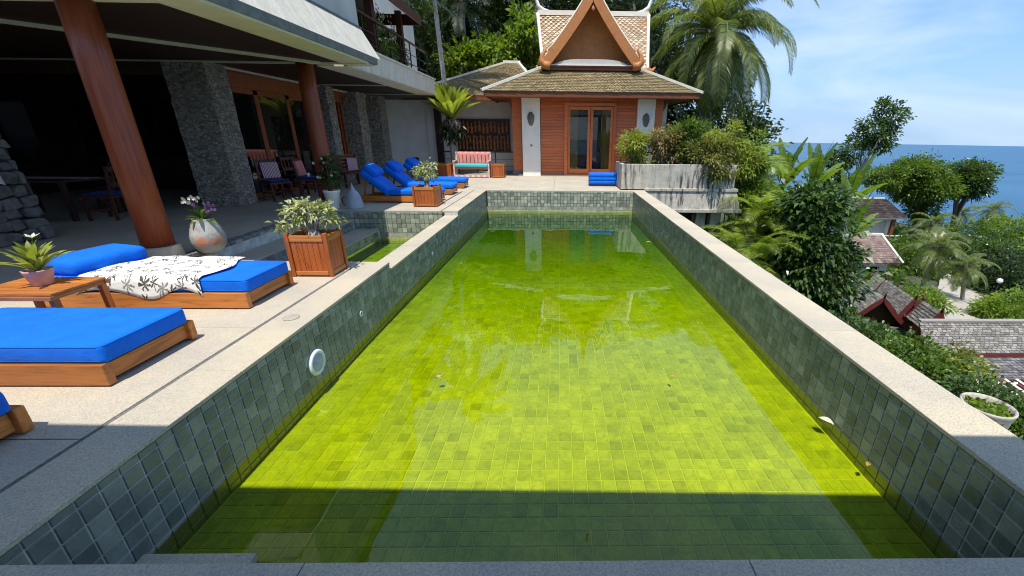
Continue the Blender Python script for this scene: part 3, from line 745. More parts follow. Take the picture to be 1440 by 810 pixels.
# wing behind the camera: its roof shades the near end of the pool
wing = thing('near_pavilion', 'roofed terrace at the near end of the pool that shades the near coping', 'pavilion', (0, -1.5, 0))
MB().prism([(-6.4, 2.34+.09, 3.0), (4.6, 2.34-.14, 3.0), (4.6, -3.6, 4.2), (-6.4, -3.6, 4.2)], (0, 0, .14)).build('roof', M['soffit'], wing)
for x in (-5.6, 3.6):
    MB().lathe([(.17, 0), (.16, 3.15)], (x, 1.35, 0), 24).build('column', M['lacquer'], wing)
for x in (-5.6, 3.6): MB().lathe([(.17, 0), (.16, 3.9)], (x, -2.9, 0), 24).build('column', M['lacquer'], wing)

# ================================================================== furniture under the villa
def dining_chair(name, label, loc, rz, seat, group, wood='dark', back_h=1.0):
    t = thing(name, label, 'chair', loc, rz, group)
    w2, d2 = .23, .22
    for x, y in ((-w2,-d2), (w2,-d2)): MB().box(x-.022, x+.022, y-.022, y+.022, 0, .44).build('leg', M[wood], t)
    for x in (-w2, w2): MB().bar((x, d2, 0), (x, d2+.015, .44), .044, .044, (0,1,0)).bar((x, d2+.015, .44), (x, d2+.09, back_h), .042, .036, (0,1,0)).build('leg', M[wood], t)
    MB().box(-w2-.03, w2+.03, -d2-.03, d2+.03, .42, .46).build('seat_frame', M[wood], t)
    obj('cushion', cushion_mesh(.46, .44, .05, .018, M[seat]), t, (0, 0, .46))
    b = MB()
    for z in (back_h-.06, .66): b.bar((-w2, d2+.03+(z-.44)*.13, z), (w2, d2+.03+(z-.44)*.13, z), .03, .08, (0,0,1))
    for x in (-.12, 0, .12): b.bar((x, d2+.06, .66), (x, d2+.095, back_h-.06), .03, .016, (0,1,0))
    b.build('backrest', M[wood], t)
    for z, y in ((.2, 0),):
        MB().bar((-w2, -d2, z), (-w2, d2, z), .02, .03).bar((w2, -d2, z), (w2, d2, z), .02, .03).bar((-w2, 0, z), (w2, 0, z), .02, .03).build('stretcher', M[wood], t)
    return t
G_D = 'dark chairs in the shaded dining room'
tb = thing('dining_table', 'dark dining table in the shade behind the first red column', 'table', (-10.0, 8.35, 0))
MB().box(-.9, .9, -.5, .5, .71, .75).build('table_top', M['dark'], tb)
for x in (-.8, .8):
    for y in (-.42, .42): MB().box(x-.035, x+.035, y-.035, y+.035, 0, .71).build('leg', M['dark'], tb)
rn = thing('table_runner', 'dull green runner laid along the dark dining table', 'runner', (-10.0, 8.35, .752))
MB().box(-.92, .92, -.16, .16, 0, .006).build('cloth', M['trunk'], rn)
dining_chair('dining_chair', 'dark wooden dining chair nearest the first red column', (-8.75, 8.2, 0), R(-80), 'navy', G_D, 'darkred')
dining_chair('dining_chair', 'dark dining chair on the pool side of the dining table', (-9.9, 7.5, 0), R(175), 'navy', G_D, 'darkred')
dining_chair('dining_chair', 'dark dining chair behind the far side of the dining table', (-9.5, 9.15, 0), R(5), 'navy', G_D, 'darkred')
dining_chair('dining_chair', 'dark dining chair partly hidden by the rough stone pier', (-10.75, 7.6, 0), R(190), 'navy', G_D, 'darkred')
# cloth hung on the rough pier
tw = thing('hanging_towel', 'grey white towel hanging from the rough stone pier', 'towel', (-8.02, 6.05, 1.0))
b = MB(); nx_ = 10
for i in range(nx_):
    for j in range(6):
        def q(i, j): return (.03*math.sin(i*1.5+j*.4)+.05, i*.03-.2+.02*j*(i/nx_-.5), .30-j*.06-.05*abs(i-4)/4)
        b.add([q(i,j), q(i+1,j), q(i+1,j+1), q(i,j+1)], [(0,1,2,3)], .5, True)
b.build('cloth', M['cream_cloth'], tw)
# chairs with blue seats and a low table between pier and second column
G_C = 'teak chairs with blue seats on the terrace'
M['stripe'] = None
mt, n, bs = new_mat('striped_cloth'); v_ = coords(n, (1,1,1)); wv = nd(n, 'ShaderNodeTexWave', i_Scale=9.0); n.links.new(v_, wv.inputs['Vector'])
n.links.new(ramp(n, wv.outputs[0], [(.45, (.30,.03,.05)), (.55, (.65,.6,.62))]), bs.inputs['Base Color']); bs.inputs['Roughness'].default_value = .85; M['stripe'] = mt
dining_chair('terrace_chair', 'teak chair with blue seat nearest the thick stone pier', (-7.15, 10.75, 0), R(60), 'navy', G_C, 'darkred')
dining_chair('terrace_chair', 'teak chair with blue seat beside the second red column', (-6.75, 11.6, 0), R(100), 'navy', G_C, 'darkred')
dining_chair('terrace_chair', 'teak chair with blue seat backed against the glazed doors', (-7.35, 12.1, 0), R(75), 'navy', G_C, 'darkred')
for lb, x, y, mt_, rz in (('patterned purple cushion on the chair nearest the stone pier', -7.32, 10.9, 'stripe', R(60)), ('orange cushion leaning on the middle terrace chair', -6.98, 11.62, 'teak', R(100))):
    o = obj('cushion', cushion_mesh(.42, .12, .4, .05, M['pink'] if mt_ == 'teak' else M['stripe'], puff=0)); o.location = (x, y, .52); o.rotation_euler = (R(-10), 0, rz); tag(o, lb, 'cushion', 'cushions on the terrace chairs')
cp = thing('cup', 'small white cup on the seat of a terrace chair', 'cup', (-6.75, 11.5, .512))
MB().lathe([(.03, 0), (.042, .1), (.036, .1), (.026, .012), (0, .012)], n=16).build('bowl', M['plastic'], cp)
# bench with striped cushion
bn = thing('garden_bench', 'dark slatted bench with striped cushion before the stone piers', 'bench', (-6.75, 13.9, 0), R(80))
for x in (-.6, .6):
    for y in (-.2, .22): MB().box(x-.03, x+.03, y-.03, y+.03, 0, .43 if y < 0 else .95).build('leg', M['darkred'], bn)
MB().box(-.66, .66, -.25, .25, .40, .44).build('seat', M['darkred'], bn)
for k in range(4): MB().box(-.6, .6, .21, .235, .55+k*.11, .62+k*.11).build('back_slat', M['darkred'], bn)
obj('cushion', cushion_mesh(.5, .1, .4, .04, M['stripe']), bn, (.25, .14, .46))
# ================================================================== Thai pavilion at the far end
pv = thing('gabled_pavilion', 'red timber pavilion with steep gable and white roof ridges facing the pool', 'pavilion', (1.2, 18.1, 0))
PO = Vector((1.2, 18.1, 0))
def pp(name, mb, mat, parent=None):
    o = obj(name, mb.mesh(name, mat), parent if parent is not None else pv)
    if parent is None: o.location = -PO
    return o
M['roof_moss'] = m_shingle('weathered_wood_shingle', (.165,.12,.062), (.225,.168,.086), (.30,.235,.13), (.215,.172,.078))
M['lattice'] = m_shingle('pale_roof_tile', (.36,.27,.16), (.50,.41,.27), (.62,.55,.40))
M['ridge'] = m_plain('white_ridge_mortar', (.72,.67,.57), .8, .1, 5, .2)
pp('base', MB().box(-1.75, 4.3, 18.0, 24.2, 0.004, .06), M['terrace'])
pp('core', MB().box(-.7, 3.08, 18.35, 23.4, .06, 3.05), M['dark'])
# horizontal boards either side of the glazed door
YF = 18.14
for x0, x1 in ((-.80, .17), (2.28, 3.1)):
    z = .07
    while z < 3.0:
        h = .118; pp('board', MB().prism([(x0, YF, z), (x0, YF-.012, z+.004), (x0, YF+.004, z+h-.006), (x0, YF+.03, z+h-.006), (x0, YF+.03, z)], (x1-x0, 0, 0)), M['board']); z += h
pp('backing', MB().box(-.8, .3, YF+.03, YF+.1, .06, 3.0).box(2.16, 3.1, YF+.03, YF+.1, .06, 3.0), M['dark'])
fr = pp('door_frame', MB().box(.17, .30, 18.05, 18.2, .06, 2.86).box(2.16, 2.28, 18.05, 18.2, .06, 2.86).box(.30, 2.16, 18.05, 18.2, 2.74, 2.86).box(.30, 2.16, 18.05, 18.2, .06, .10), M['board'])
pp('door_head', MB().box(.17, 2.28, 18.1, 18.2, 2.86, 3.0), M['board'])
M['curtain'] = m_fabric('ochre_curtain', (.55,.38,.13))
for x0, x1, cx0, cx1 in ((.31, 1.22, .42, .74), (1.24, 2.15, 1.72, 2.05)):
    d = pp('door_leaf', MB().box(x0, x0+.10, 18.08, 18.13, .11, 2.72).box(x1-.10, x1, 18.08, 18.13, .11, 2.72).box(x0+.1, x1-.1, 18.08, 18.13, 2.6, 2.72).box(x0+.1, x1-.1, 18.08, 18.13, .11, .3), M['board'])
    mt, n, bs = new_mat('door_glass'); bs.inputs['Base Color'].default_value = (.9,.95,.92,1); bs.inputs['Transmission Weight'].default_value = 1; bs.inputs['Roughness'].default_value = 0; bs.inputs['IOR'].default_value = 1.05
    tr = nd(n, 'ShaderNodeBsdfTransparent'); tr.inputs[0].default_value = (.82,.85,.82,1); gl = nd(n, 'ShaderNodeBsdfGlossy', i_Roughness=.01); fz = nd(n, 'ShaderNodeFresnel', i_IOR=1.5); ms = nd(n, 'ShaderNodeMixShader')
    n.links.new(fz.outputs[0], ms.inputs[0]); n.links.new(tr.outputs[0], ms.inputs[1]); n.links.new(gl.outputs[0], ms.inputs[2]); n.links.new(ms.outputs[0], n.nodes['Material Output'].inputs[0])
    MB().box(x0+.1, x1-.1, 18.10, 18.11, .3, 2.6).build('pane', mt, d)
    b = MB(); k = 18
    for i in range(k):
        a, c = cx0+(cx1-cx0)*i/k, cx0+(cx1-cx0)*(i+1)/k; ya, yc = 18.19+.025*math.sin(i*2.1), 18.19+.025*math.sin((i+1)*2.1)
        b.add([(a, ya, .2), (c, yc, .2), (c, yc, 2.62), (a, ya, 2.62)], [(0,1,2,3)], .5, True)
    b.build('curtain', M['curtain'], d)
# white pillars, carved masks, timber posts and brackets
for x0, x1 in ((-1.55, -.82), (3.12, 3.82)):
    p = pp('pillar', MB().box(x0, x1, 17.95, 18.5, .0, 3.1), M['white'])
    xm = (x0+x1)/2
    mk = MB()
    mk.lathe([(0, -.24), (.07, -.2), (.12, -.08), (.15, .06), (.13, .18), (.06, .27), (0, .30)], (xm, 17.96, 2.2), 14)
    mk.lathe([(0, -.06), (.035, -.05), (.03, .06), (0, .1)], (xm, 17.82, 2.18), 8)
    for s_ in (-1, 1): mk.lathe([(0, -.02), (.025, 0), (0, .02)], (xm+s_*.055, 17.84, 2.26), 8)
    mk.build('carved_mask', M['slab_edge'], p)
    MB().lathe([(0, -.05), (.05, 0), (0, .05)], (xm, 17.94, 1.22), 10).build('hook', M['slab_edge'], p)
pp('pillar', MB().box(4.25, 4.6, 19.2, 19.5, 0, 3.1), M['white'])
for x in (-1.78, 4.02):
    p = pp('post', MB().box(x-.19, x+.19, 18.25, 18.6, .18, 3.1), M['board'])
    MB().prism([(x-.26, 18.18, 0), (x+.26, 18.18, 0), (x+.2, 18.22, .2), (x-.2, 18.22, .2)], (0, .45, 0)).build('post_base', M['slab_edge'], p)
    s_ = -1 if x < 0 else 1
    MB().prism([(x, 18.3, 3.05), (x+s_*.55, 18.3, 3.05), (x+s_*.5, 18.3, 2.98), (x+s_*.33, 18.3, 2.9), (x+s_*.27, 18.3, 2.7), (x+s_*.19, 18.3, 2.55), (x, 18.3, 2.5)], (0, .12, 0)).build('bracket', M['timber'], p)
# lower hipped skirt roof
E0, E1, F0, F1, ZE = -2.85, 5.25, 16.9, 24.7, 3.16
T0, T1, G0, G1, ZT = -.72, 3.12, 18.35, 23.2, 4.10
pp('eave_soffit', MB().box(E0+.06, E1-.06, F0+.06, F1-.06, ZE-.16, ZE-.12), M['timber'])
pp('fascia', MB().box(E0, E1, F0, F0+.05, ZE-.2, ZE-.015), M['timber'])
pp('fascia', MB().box(E0, E0+.05, F0+.05, F1, ZE-.2, ZE-.015), M['timber'])
pp('fascia', MB().box(E1-.05, E1, F0+.05, F1, ZE-.2, ZE-.015), M['timber'])
def skirt(b, a, c, d, e):
    b.quad(a, c, d, e)
rf = MB(); A = (E0-.03, F0-.03, ZE-.02); Bq = (E1+.03, F0-.03, ZE-.02); C_ = (E1+.03, F1, ZE-.02); D_ = (E0-.03, F1, ZE-.02)
a2, b2, c2, d2 = (T0, G0, ZT), (T1, G0, ZT), (T1, G1, ZT), (T0, G1, ZT)
rf.quad(A, Bq, b2, a2); rf.quad(Bq, C_, c2, b2); rf.quad(C_, D_, d2, c2); rf.quad(D_, A, a2, d2); rf.quad(a2, b2, c2, d2)
roof1 = pp('skirt_roof', rf, M['roof_moss'])
def shingle_plane(b, p0, p1, q0, q1, wd=.13, ex=.115, th=.022, lift=.01, skip=0.0):
    """rows of shingles from the eave p0-p1 up to q0-q1"""
    p0, p1, q0, q1 = map(Vector, (p0, p1, q0, q1))
    nrm = (p1-p0).cross(q0-p0).normalized()
    n = max(1, int(((q0+q1)/2-(p0+p1)/2).length/ex))
    for j in range(n):
        t0, t1 = j/n, min(1, (j+1.35)/n)
        a, c = p0.lerp(q0, t0), p1.lerp(q1, t0); a1, c1 = p0.lerp(q0, t1), p1.lerp(q1, t1)
        ln = (c-a).length; k = max(1, int(ln/wd)); off = random.random()
        for i in range(-1, k+1):
            s0 = (i+off)/k; s1 = (i+1+off)/k-.012/max(.1, ln/k)/k*2
            s0, s1 = max(0, s0), min(1, s1)
            if s1-s0 < .2/k: continue
            z0 = th*random.uniform(.75, 1.25); dn = (a-a1).normalized()*random.uniform(-.012, .012)
            u0, u1, w0, w1 = a.lerp(c, s0)+dn, a.lerp(c, s1)+dn, a1.lerp(c1, s0), a1.lerp(c1, s1)
            b.add([u0+nrm*lift, u1+nrm*lift, u0+nrm*(lift+z0), u1+nrm*(lift+z0), w0+nrm*lift*.6, w1+nrm*lift*.6],
                  [(0,1,3,2), (2,3,5,4), (0,2,4), (1,5,3)])
sh = MB(); shingle_plane(sh, A, Bq, a2, b2); shingle_plane(sh, Bq, C_, b2, c2); shingle_plane(sh, D_, A, d2, a2)
o = sh.build('shingles', M['roof_moss'], roof1); o['kind'] = 'stuff'
for a, c in ((A, a2), (Bq, b2)):
    a_, c_ = Vector(a)+Vector((0, 0, .05)), Vector(c)+Vector((0, 0, .06)); pp('hip_ridge', MB().bar(a_+(a_-c_).normalized()*.06, c_, .13, .09), M['ridge'])
# moulding under the gable
pp('gable_moulding', MB().box(-.75, 3.15, 18.05, 18.42, 4.02, 4.12).box(-.62, 3.02, 18.0, 18.42, 4.12, 4.17), M['timber'])
pp('gable_sill', MB().box(-.45, 2.85, 17.98, 18.3, 4.17, 4.21), M['ridge'])
b = MB(); k = 14
for i in range(k):
    x0, x1 = -.25+2.9*i/k, -.25+2.9*(i+1)/k; f0 = lambda x: 4.21+.19*(1-abs((x-1.2)/1.45)**4)
    b.prism([(x0, 18.02, 4.21), (x1, 18.02, 4.21), (x1, 18.02, f0(x1)), (x0, 18.02, f0(x0))], (0, .3, 0), .5)
pp('gable_rail', b, M['grey_render'])
# front gable: recessed panel, concave bargeboards, finials
XC, ZB, ZA = 1.2, 4.12, 6.72
def gx_(t, w0=1.95): return w0*(1-t)**1.18       # half width of the gable at height t (concave)
gp = []
for i in range(13): t = i/12*.93; gp.append((XC-gx_(t)*.97, 18.85, ZB+(ZA-ZB)*t))
for i in range(12, -1, -1): t = i/12*.93; gp.append((XC+gx_(t)*.97, 18.85, ZB+(ZA-ZB)*t))
pp('gable_panel', MB().prism(gp, (0, .06, 0)), m_wood('orange_gable_boards', (.66,.27,.075), (3, 3, 3), .55, .2))
for s_ in (-1, 1):
    b = MB(); n_ = 22
    for i in range(n_):
        t0, t1 = i/n_, (i+1)/n_
        P0 = []
        for t in (t0, t1):
            wb = .27-.03*t; xo = gx_(t)+.06; z_ = ZB+(ZA-ZB)*t
            P0.append(((XC+s_*xo, z_+.10), (XC+s_*max(0, xo-wb*.95), z_-wb*.55+.02)))
        (o0, i0), (o1, i1) = P0
        b.prism([(o0[0], 17.86, o0[1]), (i0[0], 17.86, i0[1]), (i1[0], 17.86, i1[1]), (o1[0], 17.86, o1[1])], (0, .12, 0), .5)
    bd = pp('bargeboard', b, M['gable_wood'])
    # hooked end of the board
    hk = [(XC+s_*(1.62+.1*u), 17.92, ZB-.05+.2*u) for u in (0, .5, 1)] + [(XC+s_*1.95, 17.92, ZB+.16), (XC+s_*2.0, 17.92, ZB+.36), (XC+s_*1.93, 17.92, ZB+.58), (XC+s_*1.84, 17.92, ZB+.74)]
    MB().tube([(XC+s_*1.6, 17.92, ZB+.02), (XC+s_*1.82, 17.92, ZB+.05), (XC+s_*1.95, 17.92, ZB+.2), (XC+s_*1.88, 17.92, ZB+.42), (XC+s_*1.78, 17.92, ZB+.55), (XC+s_*1.77, 17.92, ZB+.75)], [.16, .15, .12, .08, .05, .012], 8).build('finial_hook', M['gable_wood'], bd)
    # white inner line
    MB().tube([(XC+s_*(gx_(t)+.1), 18.02, ZB+(ZA-ZB)*t+.12) for t in [k/12 for k in range(2, 12)]], .035, 6).build('edge_mortar', M['ridge'], bd)
pp('gable_boss', MB().lathe([(0, -.08), (.07, 0), (0, .12)], (XC, 17.84, 6.02), 8), M['pink'])
pp('apex_finial', MB().tube([(XC, 17.9, 6.55), (XC, 17.84, 6.95), (XC, 17.7, 7.3), (XC, 17.72, 7.7)], [.12, .09, .05, .01], 8), M['gable_wood'])
# cross roof: slopes of the front gable and of the main ridge
ZR, YR = 6.45, 20.6
ms_ = MB()
for s_ in (-1, 1):
    for i in range(10):
        t0, t1 = i/10, (i+1)/10
        ms_.quad((XC+s_*gx_(t0), 17.98, ZB+(ZA-ZB)*t0), (XC+s_*gx_(t1), 17.98, ZB+(ZA-ZB)*t1), (XC+s_*gx_(t1), 20.6, ZB+(ZA-ZB)*t1), (XC+s_*gx_(t0), 20.6, ZB+(ZA-ZB)*t0))
pp('gable_roof', ms_, M['gable_wood'])
MX0, MX1 = -.98, 3.78
mr = MB(); ny = 8; prof = []
for i in range(ny+1):
    t = i/ny; prof.append((18.45+(YR-18.45)*t, 4.12+(ZR-4.12)*(t**1.12)))
bx = lambda t: .3*(1-t)              # sides lean in a little towards the eave
for i in range(ny):
    (y0, z0), (y1, z1) = prof[i], prof[i+1]; t0, t1 = i/ny, (i+1)/ny
    mr.quad((MX0+bx(t0), y0, z0), (MX1-bx(t0), y0, z0), (MX1-bx(t1), y1, z1), (MX0+bx(t1), y1, z1))
    mr.quad((MX1-bx(t0), 2*YR-y0, z0), (MX0+bx(t0), 2*YR-y0, z0), (MX0+bx(t1), 2*YR-y1, z1), (MX1-bx(t1), 2*YR-y1, z1))
for s_, xx in ((-1, MX0+.15), (1, MX1-.15)):
    mr.add([(xx, 18.45, 4.12), (xx, 2*YR-18.45, 4.12), (xx, YR, ZR)], [(0, 1, 2)])
main = pp('main_roof', mr, M['gable_wood'])
# diamond tiles
dt = MB(); ds = .21
prow = []
p0 = Vector((0, prof[0][0], prof[0][1])); p1 = Vector((0, prof[-1][0], prof[-1][1])); dv = (p1-p0); ln = dv.length; dn_ = dv.normalized(); nrm = Vector((1,0,0)).cross(dn_); nrm.normalize()
rows_ = int(ln/(ds*.5))
for j in range(rows_+1):
    tt = j/rows_; z_ = p0 + dv*tt
    zz = 4.12+(ZR-4.12)*(tt**1.12); cpt = Vector((0, 18.45+(YR-18.45)*tt, zz))
    x = MX0+bx(tt)+ds*.5+(ds*.5 if j % 2 else 0)
    while x < MX1-bx(tt)-ds*.4:
        if abs(x-XC) > gx_((zz-ZB)/(ZA-ZB) if zz > ZB else 0)-.25 if zz < ZA-.1 else True:
            c_ = cpt+Vector((x, 0, 0)); a = ds*.46
            pts = [c_-dn_*a*1.0+nrm*.045, c_+Vector((a, 0, 0))+nrm*.02, c_+dn_*a+nrm*.012, c_-Vector((a, 0, 0))+nrm*.02]
            dt.add(pts, [(0,1,2,3)])
        x += ds
o = dt.build('roof_tiles', M['lattice'], main); o['kind'] = 'stuff'
pp('main_ridge', MB().box(MX0, MX1, YR-.09, YR+.09, ZR-.02, ZR+.16), M['ridge'])
for s_, xe in ((-1, MX0), (1, MX1)):
    pts = [(xe-s_*.28, 18.38, 4.0)] + [(xe-s_*(bx(i/ny)), prof[i][0], prof[i][1]+.06) for i in range(1, ny+1)]
    bd = pp('verge', MB().tube(pts, .07, 6), M['ridge'])
    MB().tube([(xe-s_*.6, YR, ZR+.1), (xe-s_*.25, YR, ZR+.16), (xe-s_*.02, YR, ZR+.32), (xe+s_*.09, YR, ZR+.65), (xe+s_*.17, YR, ZR+1.1), (xe+s_*.24, YR, ZR+1.7)], [.05, .09, .085, .055, .035, .01], 8).build('ridge_finial', M['ridge'], bd)
    pts2 = [(xe-s_*(bx(i/ny)), 2*YR-prof[i][0], prof[i][1]+.06) for i in range(ny, -1, -1)]
    MB().tube(pts2, .085, 6).build('rear_verge', M['ridge'], bd)
    MB().tube([(xe-s_*.3, 18.4, 4.1), (xe-s_*.12, 18.3, 4.05), (xe-s_*.02, 18.3, 4.2)], [.1, .09, .03], 8).build('verge_foot', M['gable_wood'], bd)

# ================================================================== open sala to the left
sa = thing('open_sala', 'open sided shelter with hipped shingle roof left of the red pavilion', 'shelter', (-3.8, 20, 0))
SO = Vector((-3.8, 20, 0))
def sp(name, mb, mat, parent=None):
    o = obj(name, mb.mesh(name, mat), parent if parent is not None else sa)
    if parent is None: o.location = -SO
    return o
a0, a1, a2_, a3 = (-6.6, 18.9, 3.13), (-.6, 18.9, 3.13), (-.6, 25, 3.13), (-6.6, 25, 3.13)
t0_, t1_ = (-2.6, 22, 4.78), (-2.0, 22, 4.78)
rb = MB(); rb.quad(a0, a1, t1_, t0_); rb.add([a3, a0, t0_], [(0,1,2)]); rb.quad(a2_, a3, t0_, t1_); rb.add([a1, a2_, t1_], [(0,1,2)])
ro = sp('hip_roof', rb, M['roof_moss'])
q = MB(); shingle_plane(q, a0, a1, t0_, t1_); shingle_plane(q, a3, a0, t0_, (t0_[0]+.001, t0_[1], t0_[2])); q.build('shingles', M['roof_moss'], ro)['kind'] = 'stuff'
for a in (a0, a1):
    e = Vector(t0_ if a is a0 else t1_); sp('hip_ridge', MB().bar(Vector(a)+Vector((0,0,.05)), e+Vector((0,0,.06)), .11, .08), M['ridge'])
sp('peak_cap', MB().box(-2.7, -1.9, 21.92, 22.08, 4.78, 4.9), M['ridge'])
sp('fascia', MB().box(-6.6, -.6, 18.9, 18.95, 2.95, 3.11), M['timber'])
sp('ceiling', MB().box(-6.5, -.7, 18.95, 24.9, 3.04, 3.08), M['timber'])
wl_ = sp('rear_wall', MB().box(-5.5, -1.55, 20.5, 20.7, 0.004, 3.04), M['white'])
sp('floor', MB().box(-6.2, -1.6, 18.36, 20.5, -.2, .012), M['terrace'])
sp('corner_post', MB().box(-5.35, -5.1, 18.95, 19.2, 0.012, 2.95), M['dark'])
# carved relief: a board with two tiers of small figures
pn = thing('carved_panel', 'large brown carved relief panel on the white wall behind the swing seat', 'carving', (-3.55, 20.48, .85))
MB().box(-1.22, 1.22, -.05, 0, 0, 1.44).build('board', M['dark'], pn)
for k in range(15):
    x = -1.12+k*.16; b = MB()
    b.lathe([(.02, 0), (.055, .1), (.035, .22), (.06, .36), (.045, .46), (.02, .5), (.035, .55), (.03, .62), (0, .66)], (x, -.05, .08+.03*math.sin(k*2.3)), 8)
    b.bar((x, -.09, .5), (x+.07*(-1)**k, -.08, .72), .025, .025)
    b.build('figure', M['gable_wood'], pn)
for k in range(13):
    x = -1.08+k*.18; MB().lathe([(0, 0), (.07, .08), (.05, .16), (.085, .26), (.03, .36), (.05, .44), (0, .54)], (x, -.04, .82+.05*math.sin(k*1.7)), 7).build('foliate_scroll', M['gable_wood'], pn)
MB().box(-1.24, 1.24, -.07, -.05, 0, .06).build('lower_rail', M['darkred'], pn); MB().box(-1.24, 1.24, -.07, -.05, 1.38, 1.44).build('upper_rail', M['darkred'], pn)
rg = thing('sala_railing', 'thin dark railing in front of the carved panel wall', 'railing', (-3.6, 18.75, 0))
MB().bar((-1.6, 0, .92), (1.6, 0, .92), .06, .05).build('hand_rail', M['dark'], rg)
for z in (.32, .62): MB().bar((-1.6, 0, z), (1.6, 0, z), .014, .014).build('wire', M['iron'], rg)
for k in range(5): MB().box(-1.6+k*.8-.02, -1.6+k*.8+.02, -.02, .02, .012, .9).build('post', M['iron'], rg)
# swing seat
sw = thing('swing_seat', 'pink painted swing seat with turquoise cushion before the carved panel', 'swing seat', (-3.5, 17.25, 0))
mt, n, bs = new_mat('pink_white_paint'); v_ = coords(n); wv = nd(n, 'ShaderNodeTexChecker', i_Scale=9.0); wv.inputs[1].default_value = (.62,.30,.26,1); wv.inputs[2].default_value = (.66,.58,.52,1); n.links.new(v_, wv.inputs[0]); n.links.new(wv.outputs[0], bs.inputs['Base Color']); bs.inputs['Roughness'].default_value = .5
M['pinkpaint'] = mt
for x in (-.68, .68):
    MB().bar((x, .12, 0), (x, .22, .96), .06, .06, (0,1,0)).build('post', M['pinkpaint'], sw)
    MB().box(x-.03, x+.03, -.34, -.28, .0, .62).build('post', M['pinkpaint'], sw)
    MB().box(x-.035, x+.035, -.36, .2, .60, .65).build('arm', M['pinkpaint'], sw)
MB().box(-.7, .7, -.35, -.29, .03, .11).build('front_rail', M['pinkpaint'], sw)
MB().box(-.68, .68, -.33, .14, .34, .39).build('seat', M['timber'], sw)
obj('seat_cushion', cushion_mesh(1.28, .48, .14, .05, M['turq']), sw, (0, -.1, .39))
bk = obj('back_cushion', cushion_mesh(1.26, .14, .44, .06, M['pink'], puff=0), sw, (0, .1, .5)); bk.rotation_euler = (R(-8), 0, 0)
for k in range(8): MB().box(-.55+k*.15, -.53+k*.15, .03, .035, .55, .86).build('embroidery', M['darkred'], sw)
MB().box(-.7, .7, .17, .23, .9, .97).build('top_rail', M['pinkpaint'], sw)
# ================================================================== furniture on the decks
def m_print():
    """white cloth printed with dark palm-like motifs"""
    mt, n, bs = new_mat('printed_cotton'); v_ = coords(n, (7.0, 7.0, 7.0), 'UV')
    wv_ = nd(n, 'ShaderNodeTexNoise', i_Scale=1.6, i_Detail=3); n.links.new(v_, wv_.inputs['Vector'])
    vv_ = nd(n, 'ShaderNodeVectorMath', operation='MULTIPLY_ADD'); n.links.new(wv_.outputs['Color'], vv_.inputs[0]); vv_.inputs[1].default_value = (.7, .7, 0); n.links.new(v_, vv_.inputs[2]); v_ = vv_.outputs[0]
    vo = nd(n, 'ShaderNodeTexVoronoi', voronoi_dimensions='2D', i_Scale=1.0, i_Randomness=.85); n.links.new(v_, vo.inputs['Vector'])
    sb = nd(n, 'ShaderNodeVectorMath', operation='SUBTRACT'); n.links.new(v_, sb.inputs[0]); n.links.new(vo.outputs['Position'], sb.inputs[1])
    sx_ = nd(n, 'ShaderNodeSeparateXYZ'); n.links.new(sb.outputs[0], sx_.inputs[0])
    at = nd(n, 'ShaderNodeMath', operation='ARCTAN2'); n.links.new(sx_.outputs[1], at.inputs[0]); n.links.new(sx_.outputs[0], at.inputs[1])
    sc_ = nd(n, 'ShaderNodeSeparateColor'); n.links.new(vo.outputs['Color'], sc_.inputs[0])
    m1 = nd(n, 'ShaderNodeMath', operation='MULTIPLY_ADD', i_1=3.5); n.links.new(at.outputs[0], m1.inputs[0]); m0 = nd(n, 'ShaderNodeMath', operation='MULTIPLY', i_1=9.0); n.links.new(sc_.outputs[0], m0.inputs[0]); n.links.new(m0.outputs[0], m1.inputs[2])
    cs = nd(n, 'ShaderNodeMath', operation='COSINE'); n.links.new(m1.outputs[0], cs.inputs[0])
    ab = nd(n, 'ShaderNodeMath', operation='ABSOLUTE'); n.links.new(cs.outputs[0], ab.inputs[0])
    pw = nd(n, 'ShaderNodeMath', operation='POWER', i_1=2.2); n.links.new(ab.outputs[0], pw.inputs[0])
    rr = nd(n, 'ShaderNodeMath', operation='MULTIPLY_ADD', i_1=.40, i_2=.05); n.links.new(pw.outputs[0], rr.inputs[0])
    lt = nd(n, 'ShaderNodeMath', operation='LESS_THAN'); n.links.new(vo.outputs['Distance'], lt.inputs[0]); n.links.new(rr.outputs[0], lt.inputs[1])
    a = mixc(n, lt.outputs[0], (.78,.76,.70), ramp(n, sc_.outputs[1], [(.2, (.09,.085,.075)), (.8, (.26,.25,.22))]))
    n.links.new(a, bs.inputs['Base Color']); bs.inputs['Roughness'].default_value = .9; bs.inputs['Specular IOR Level'].default_value = .1
    bump(n, bs, noise(n, coords(n), 9, 4), .5, .02); return mt
M['print'] = m_print()
G_L = 'low teak sun loungers on the left deck'
